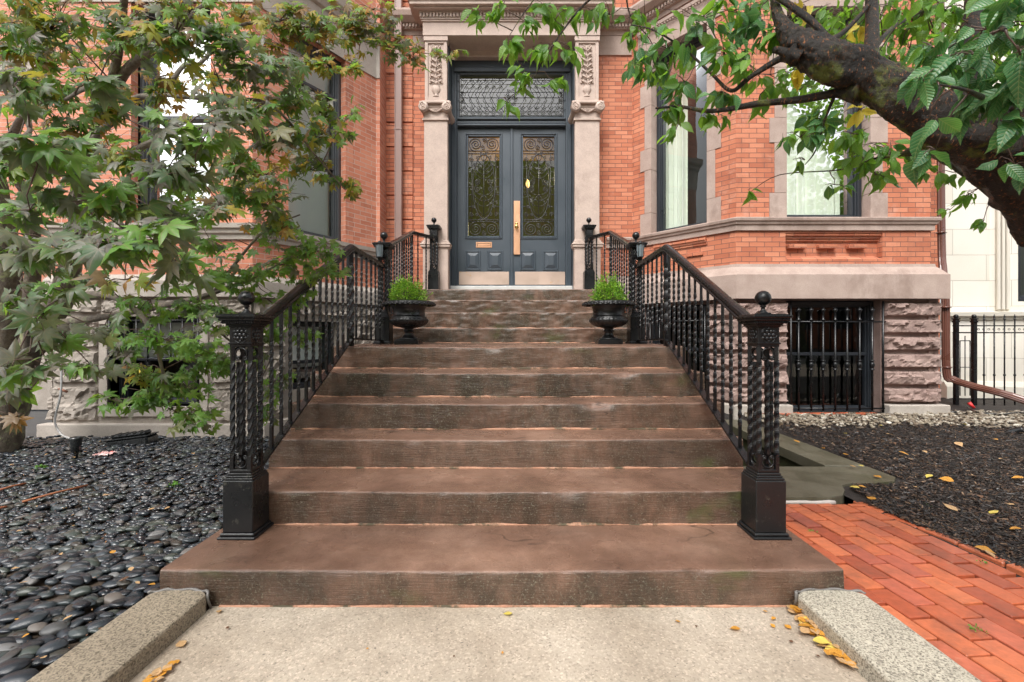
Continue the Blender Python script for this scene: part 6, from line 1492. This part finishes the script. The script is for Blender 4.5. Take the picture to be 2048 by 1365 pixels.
while px < 2300:
    if proto is None:
        b = MB(); b.tube([(0, 0, gz-.02), (0, 0, fz(640))], .0095, 6); b.lathe([(.008, 0), (.017, .008), (.017, .014), (.009, .02), (.014, .04), (.001, .085)], (0, 0, fz(640)), 8)
        b.lathe([(.009, -.02), (.018, 0), (.009, .02)], (0, 0, .62), 8); proto = b.build('bar', M['iron'], None); o = proto
    else: o = proto.copy(); COL.objects.link(o)
    o.parent = t; o.matrix_parent_inverse = Matrix.Translation(-Vector(t.location)); o.location = (fx(px), yf, 0); px += 20.5
b = MB(); x = fx(1920)
for q in (1920, 1930, 1940): b.tube([(fx(q), yf, fz(792)), (fx(q), yf, fz(672 if q == 1930 else 682))], .007, 5)
b.tube([(fx(1920), yf, fz(682)), (fx(1940), yf, fz(682))], .007, 5); b.tube([(fx(1920), yf, fz(735)), (fx(1940), yf, fz(735))], .006, 5)
child(b.build('gate_panel', M['iron'], None), t)
b = MB(); px = 1957
while px < 2290:
    b.tube([(fx(px)+.016*math.cos(a*PI/7), yf, fz(659)+.012*math.sin(a*PI/7)) for a in range(15)], .004, 4); px += 10.2
child(b.build('scroll', M['iron'], None), t)

# ================================================================ small things
t = thing('garden_spotlight', 'black spotlight standing in the pebbles at the end of a grey flexible conduit', 'spotlight', loc=tuple(W(152, 915, 2.1)))
M['black_plastic'] = paint('black_plastic', (.014, .016, .017), .25, .2, .0004, coat=.3); M['conduit'] = paint('grey_conduit', (.38, .38, .37), .45, .2); M['copper_pipe'] = paint('old_copper_pipe', (.25, .11, .07), .45, .4, .001, metal=.4, wear=((.12, .25, .20), 25, .6))
b = MB(); c0 = W(152, 885, 2.1); b.lathe([(.02, -.10), (.035, -.09), (.04, -.03), (.045, .03), (.046, .05), (.040, .05), (.035, .02), (.001, .015)], c0, 20)
child(b.build('lamp_head', M['black_plastic'], None), t); b = MB(); b.tube([c0+Vector((0, 0, -.1)), c0+Vector((.0, 0, -.2))], .014, 8); b.tube([c0+Vector((0, 0, -.02)), c0+Vector((0, 0, -.17))], [.03, .012], 8); child(b.build('stake', M['black_plastic'], None), t)
b = MB(); pts = smooth_path([(W(123, 735, 2.52), .01), (W(121, 790, 2.48), .01), (W(110, 840, 2.42), .01), (W(122, 868, 2.3), .01), (W(148, 880, 2.15), .01)], 10); b.tube([q for q, r in pts], [.0105 if i % 2 else .009 for i in range(len(pts))], 8); child(b.build('conduit', M['conduit'], None), t)
t = thing('hose_tap', 'small copper hose tap and green valve on the stone base behind the maple', 'tap', loc=tuple(W(123, 740, 2.54)))
b = MB(); b.tube([W(122, 790, 2.54), W(123, 740, 2.54)], .011, 8); b.tube([W(123, 738, 2.54), W(150, 738, 2.55), W(158, 745, 2.56)], .011, 8); b.tube([W(118, 778, 2.53), W(134, 784, 2.53)], .014, 8); child(b.build('pipe', M['copper_pipe'], None), t)
b = MB(); b.lathe([(.02, -.008), (.026, 0), (.02, .008)], W(148, 740, 2.53), 12); child(b.build('valve', paint('green_valve', (.05, .22, .16), .5), None), t)

t = thing('bait_box', 'low black plastic box lying against the stone plinth under the maple', 'box', loc=tuple(W(264, 880, 2.36)))
q = W(264, 862, 2.40); q.z = .075
b = MB(); b.M = Matrix.Translation(q) @ Matrix.Rotation(R(8), 4, 'Z') @ Matrix.Rotation(R(-6), 4, 'Y'); b.box(-.21, .21, -.10, .10, -.06, .035, .018); child(b.build('tray', M['black_plastic'], None), t)
b = MB(); b.M = Matrix.Translation(q) @ Matrix.Rotation(R(8), 4, 'Z') @ Matrix.Rotation(R(-6), 4, 'Y'); b.box(-.215, .215, -.105, .105, .036, .05, .006); b.box(-.17, .17, -.07, .07, .05, .085, .016)
for i in range(5): b.box(-.15+i*.07, -.13+i*.07, -.072, .072, .07, .09, .003)
child(b.build('lid', M['black_plastic'], None), t)
def crumple(px, py, D, z, w, h, m, lab, name, cat):
    c = W(px, py, D); c.z = z; vs = []; nx, ny = 12, 8
    for j in range(ny+1):
        for i in range(nx+1):
            u = i/nx-.5; v = j/ny-.5; vs.append((c.x+u*w+.1*w*noise.noise(Vector((v*5, 1, 1))), c.y+v*h, z+.03*abs(noise.noise(Vector((u*4, v*4, 3))))+.012*noise.noise(Vector((u*14, v*14, 5)))))
    b = MB(); b.add(vs, [(j*(nx+1)+i, j*(nx+1)+i+1, (j+1)*(nx+1)+i+1, (j+1)*(nx+1)+i) for j in range(ny) for i in range(nx)], True)
    return tag(b.build(name, m, recalc=False), lab, cat)
M['wrapper'] = stone('wrapper', (.70, .68, .66), (.65, .12, .10), 25, (.2, .4), 60, .001)
crumple(210, 905, 2.17, .055, .15, .12, M['wrapper'], 'crumpled white and red wrapper lying on the black pebbles', 'wrapper', 'litter')
M['rust'] = stone('rusty_rod', (.22, .07, .03), (.38, .14, .06), 20, (.6, .9), 60, .002)
for (a, c, lab) in (((-10, 983), (52, 967), 'short rust-orange rod half sunk in the pebbles at the left edge'), ((45, 1004), (175, 971), 'long rust-orange rod lying across the pebbles'), ((-10, 1020), (14, 1014), 'rust-orange rod tip at the left edge, lowest of the rods')):
    def gp(p): D = (EYE-.06)/((p[1]-VY)*U); return W(p[0], p[1], D)
    b = MB(); b.tube([gp(a), (gp(a)+gp(c))/2+Vector((0, 0, .004)), gp(c)], .008, 7); tag(b.build('metal_rod', M['rust']), lab, 'rod', 'rust-orange rods in the pebble bed')
t = thing('garden_spotlight', 'black cylinder spotlight lying tilted on the mulch at the right edge', 'spotlight', loc=(4.9, 5.0, .12))
q = W(2024, 864, 2.45); b = MB(); dv = Vector((.06, -.05, .035)); b.tube([q-dv, q-dv*.2, q+dv*.9, q+dv], [.025, .036, .036, .040], 14); child(b.build('lamp_head', M['black_plastic'], None), t)
b = MB(); b.tube([q, q+Vector((.02, 0, -.09))], .008, 6); child(b.build('stake', M['black_plastic'], None), t)
b = MB(); q = W(1903, 826, 2.97); b.lathe([(.05, -.06), (.055, .02), (.05, .03), (.04, .0)], q, 14); tag(b.build('drain_cap', M['black_plastic']), 'black round drain cap beside the corner of the right stone plinth', 'drain cap')
b = MB(); sp = smooth_path([(W(1935, 805, 3.1), 1), (W(1942, 815, 3.0), 1), (W(1960, 828, 2.9), 1), (W(2000, 824, 2.85), 1), (W(2040, 812, 2.9), 1), (W(2080, 822, 2.8), 1)], 8); pts = [q for q, r in sp]
for q in pts: q.z = max(zr(q.x, q.y)+.03, .0)
b.tube(pts, .009, 6); tag(b.build('cable', M['black_plastic']), 'black cable looping over the gravel below the brown downpipe', 'cable')
b = MB(); q = W(1938, 806, 3.05); b.tube([q, q+Vector((.05, -.02, -.07))], [.025, .018], 8); tag(b.build('red_nozzle', paint('red_plastic', (.55, .03, .03), .35)), 'small red plastic plug at the foot of the black fence', 'plug')

# weeds
M['weed'] = leafmat('weed_leaf', [(0, (.08, .22, .03)), (1, (.16, .36, .06))], (.3, .5, .05), .5, .3)
for (px, py, z, n, s, lab) in ((78, 937, .05, 26, .02, 'tiny green weed among the far left pebbles'), (350, 972, .05, 26, .018, 'tiny green weed in the middle of the pebble bed'), (1855, 1013, .07, 40, .012, 'small patch of green weed in the mulch beside the brick path'),
        (1957, 1263, .08, 26, .010, 'green weed tuft in a joint of the brick path near the kerb'), (1965, 1126, .08, 16, .009, 'green weed tuft at the outer edge of the brick path'), (1625, 1064, .08, 12, .008, 'small weed tuft in the brick path beside the right newel'), (1800, 1003, .075, 24, .012, 'green weed patch in the mulch near the slate slab')):
    D = (EYE-z)/((py-VY)*U); c = np.array(W(px, py, D)); d = rng.normal(size=(n, 3)); d[:, 2] = np.abs(d[:, 2])*.6
    o = scatter('weed', OV, OF, c+d*s*.9, rotmats(d+[0, 0, .5], rng.normal(size=(n, 3))+[0, 0, 1]), rng.uniform(s*.6, s*1.3, n), M['weed']); tag(o, lab, 'weed')

# fallen leaves: individual things
M['fall_o'] = leafmat('fallen_orange_leaf', [(0, (.62, .24, .03)), (.5, (.70, .36, .05)), (1, (.50, .17, .03))], (.6, .3, .03), .35, .15, .5, mottle=(.35, .12, .03))
M['fall_t'] = leafmat('fallen_tan_leaf', [(0, (.50, .30, .14)), (1, (.62, .42, .22))], (.5, .3, .1), .5, .15, .5, mottle=(.35, .18, .07))
M['fall_y'] = leafmat('fallen_yellow_leaf', [(0, (.65, .50, .06)), (1, (.70, .56, .15))], (.6, .5, .05), .4, .15)
M['fall_d'] = leafmat('fallen_dark_leaf', [(0, (.10, .05, .03)), (1, (.16, .08, .04))], (.2, .1, .03), .5, .1)
lt = {}
LV, LF_ = oval_leaf(.30)
for k in 'otyd':
    for s_ in range(3):
        me = bpy.data.meshes.new('fallen_leaf'); vv = [(x*(1+.1*s_), y-.5, (z+.1)*(.15+.14*s_)+.05*math.sin(y*5+s_)*x+abs(x)*.06*s_) for x, y, z in LV]
        me.from_pydata(vv, [], LF_); me.polygons.foreach_set('use_smooth', [True]*len(LF_)); me.materials.append(M['fall_'+k]); lt[k+str(s_)] = me
def leaf_at(px, py, z, s, k, lab, grp, rz=None):
    D = (EYE-z)/((py-VY)*U); q = W(px, py, D); q.z = z+.006
    o = bpy.data.objects.new('fallen_leaf', lt[k+str(random.randrange(3))]); COL.objects.link(o); o.location = q; o.scale = (s, s, s)
    o.rotation_euler = (random.gauss(0, .12), random.gauss(0, .12), random.uniform(0, 6.28) if rz is None else rz); tag(o, lab, 'leaf', grp)
G1 = 'wet leaves gathered against the right kerb'
for i in range(72):
    f = random.random(); px = 1590+f*112+random.gauss(0, 9)-8*math.sin(f*PI); py = 1216+f*114+random.gauss(0, 6)
    leaf_at(px, py, .004+random.random()*.016, random.uniform(.035, .065), random.choice('oootty'), 'wet orange or tan leaf in the drift along the inner side of the right kerb', G1)
G2 = 'wet leaves gathered against the left kerb'
for i in range(16):
    f = random.random(); px = 352-f*60+random.gauss(0, 6); py = 1318+f*60+random.gauss(0, 5); leaf_at(px, py, .004+random.random()*.01, random.uniform(.03, .05), random.choice('oott'), 'wet brown-orange leaf in the small drift at the foot of the left kerb', G2)
for (px, py, z, s, k, lab, rz) in ((1470, 1260, .003, .045, 'o', 'oval orange leaf lying alone on the pavement left of the right kerb drift', 1.5), (1015, 1230, .003, .045, 'y', 'yellow leaf on the pavement at the foot of the bottom step, near its middle', 1.7),
        (362, 1290, .003, .06, 't', 'tan leaf on the pavement beside the left kerb, above the small drift', .8), (438, 1225, .003, .035, 't', 'pale leaf scrap at the left end of the bottom step', .5), (1355, 1245, .003, .025, 'o', 'small orange leaf scrap on the pavement left of the oval orange leaf', 1),
        (1530, 1225, .003, .022, 'o', 'small orange leaf nearest the bottom step at the right', 1), (1547, 1240, .003, .026, 'o', 'small orange leaf just left of the right kerb drift', 2), (1545, 1254, .003, .024, 'o', 'small round orange leaf on the pavement below its twin by the right drift', 0.3), (1575, 1256, .003, .035, 'o', 'orange leaf touching the left side of the right kerb drift', .3),
        (735, 1300, .003, .015, 'o', 'tiny orange leaf scrap on the left part of the pavement', 0), (908, 1315, .003, .012, 'd', 'tiny dark leaf scrap near the bottom middle of the photo', 0), (1005, 1308, .003, .016, 'o', 'tiny orange leaf scrap right of the middle of the pavement', 0), (1392, 1255, .003, .014, 'd', 'dark leaf fleck on the pavement between two orange leaves', 0), (1582, 1286, .003, .018, 'd', 'dark leaf fleck beside the middle of the right drift', .8), (1635, 1315, .003, .018, 'd', 'dark leaf fleck below the right drift', .8),
        (455, 1258, .003, .02, 'd', 'dark leaf scrap below the left end of the bottom step', .8), (1726, 705, 0, 0, '', '', 0)):
    if k: leaf_at(px, py, z, s, k, lab, 'single leaves lying on the pavement', rz)
G3 = 'fallen leaves scattered on the mulch'
for (px, py, s, k) in ((1594, 884, .07, 'o'), (1645, 898, .05, 'o'), (1692, 910, .07, 'o'), (1706, 934, .05, 'o'), (1722, 933, .05, 'y'), (1755, 955, .07, 'o'), (1708, 976, .07, 'y'), (1725, 975, .05, 'o'), (1742, 998, .07, 'o'), (1780, 870, .07, 't'), (1808, 908, .08, 'o'), (1858, 954, .07, 'y'), (1892, 961, .09, 'o'), (1948, 953, .05, 't'), (1918, 890, .09, 't'),
        (1900, 1016, .09, 't'), (1988, 1026, .07, 'y'), (1970, 1102, .08, 'o'), (1980, 1110, .06, 't'), (2035, 957, .08, 'o'), (2005, 920, .06, 't'), (1875, 868, .05, 'o'), (1790, 888, .04, 'd'), (1850, 905, .05, 't'), (1960, 995, .05, 'd'), (2020, 1010, .05, 't'), (2030, 1060, .06, 'o'), (1830, 975, .04, 't'), (1930, 850, .05, 'y'), (1990, 880, .05, 'o'), (1690, 868, .05, 'y'), (1840, 850, .05, 'o'), (1760, 852, .05, 'y')):
    D0 = (EYE-.10)/((py-VY)*U); leaf_at(px, py, zr(0, D0*Y1)+.014, s, k, {'o': 'orange fallen leaf', 't': 'tan fallen leaf', 'y': 'yellow fallen leaf', 'd': 'dark brown fallen leaf'}[k]+' lying on the dark mulch between slab and gravel', G3+' ('+{'o': 'orange', 't': 'tan', 'y': 'yellow', 'd': 'brown'}[k]+')')
G4 = 'small fallen leaves among the pebbles'
for i in range(60):
    px = random.uniform(20, 430); py = random.uniform(900, 1340)
    if px > 318-(py-1170)*1.28+0 and py > 1120: continue
    if py > 1050 and px > 430-(py-1050): continue
    k = random.choice('ottd'); leaf_at(px, py, .055+random.random()*.012, random.uniform(.02, .045), k, {'o': 'small orange', 't': 'small tan', 'd': 'small dark brown'}[k]+' leaf caught between the black pebbles', G4+' ('+{'o': 'orange', 't': 'tan', 'd': 'brown'}[k]+')')

# ================================================================ across the street (behind the viewer; seen in the window panes)
ob = thing('brick_house', 'row house across the street, mirrored in the window panes', 'house', loc=(0, -24, 0))
b = MB(); b.box(-60, -6, -34, -24, 0, 11); b.box(-5, 12, -34, -24, 0, 12.5); b.box(13, 60, -34, -24, 0, 10.5); child(b.build('wall', M['brick'], None), ob)
b = MB()
for i in range(40):
    for j in range(3): b.box(-58+i*3, -56.9+i*3, -24.02, -23.9, 1.6+j*3.4, 3.9+j*3.4)
child(b.build('window', M['black_paint'], None), ob)
for (x, y, zc_, rx_, rz_, lab) in ((15, -11, 12, 5.5, 6.5, 'tall street tree behind the viewer far to the right'), (-.3, -12, 6.6, 4.6, 5.2, 'street tree straight behind the viewer')):
    t = thing('street_tree', lab, 'tree', loc=(x, y, 0)); b = MB(); b.tube([(x, y, 0), (x+.1, y, 2.5), (x, y, zc_)], [.2, .16, .08], 8); child(b.build('trunk', M['bark_maple'], None), t)
    n = 9000; d = rv(n)*rng.uniform(.5, 1, n)[:, None]**.5; scatter('crown', OV, OF, d*[rx_, 3.5, rz_]+[x, y, zc_], rotmats(rv(n), rv(n)), rng.uniform(.18, .34, n), M['cherry_leaf'], parent=t)
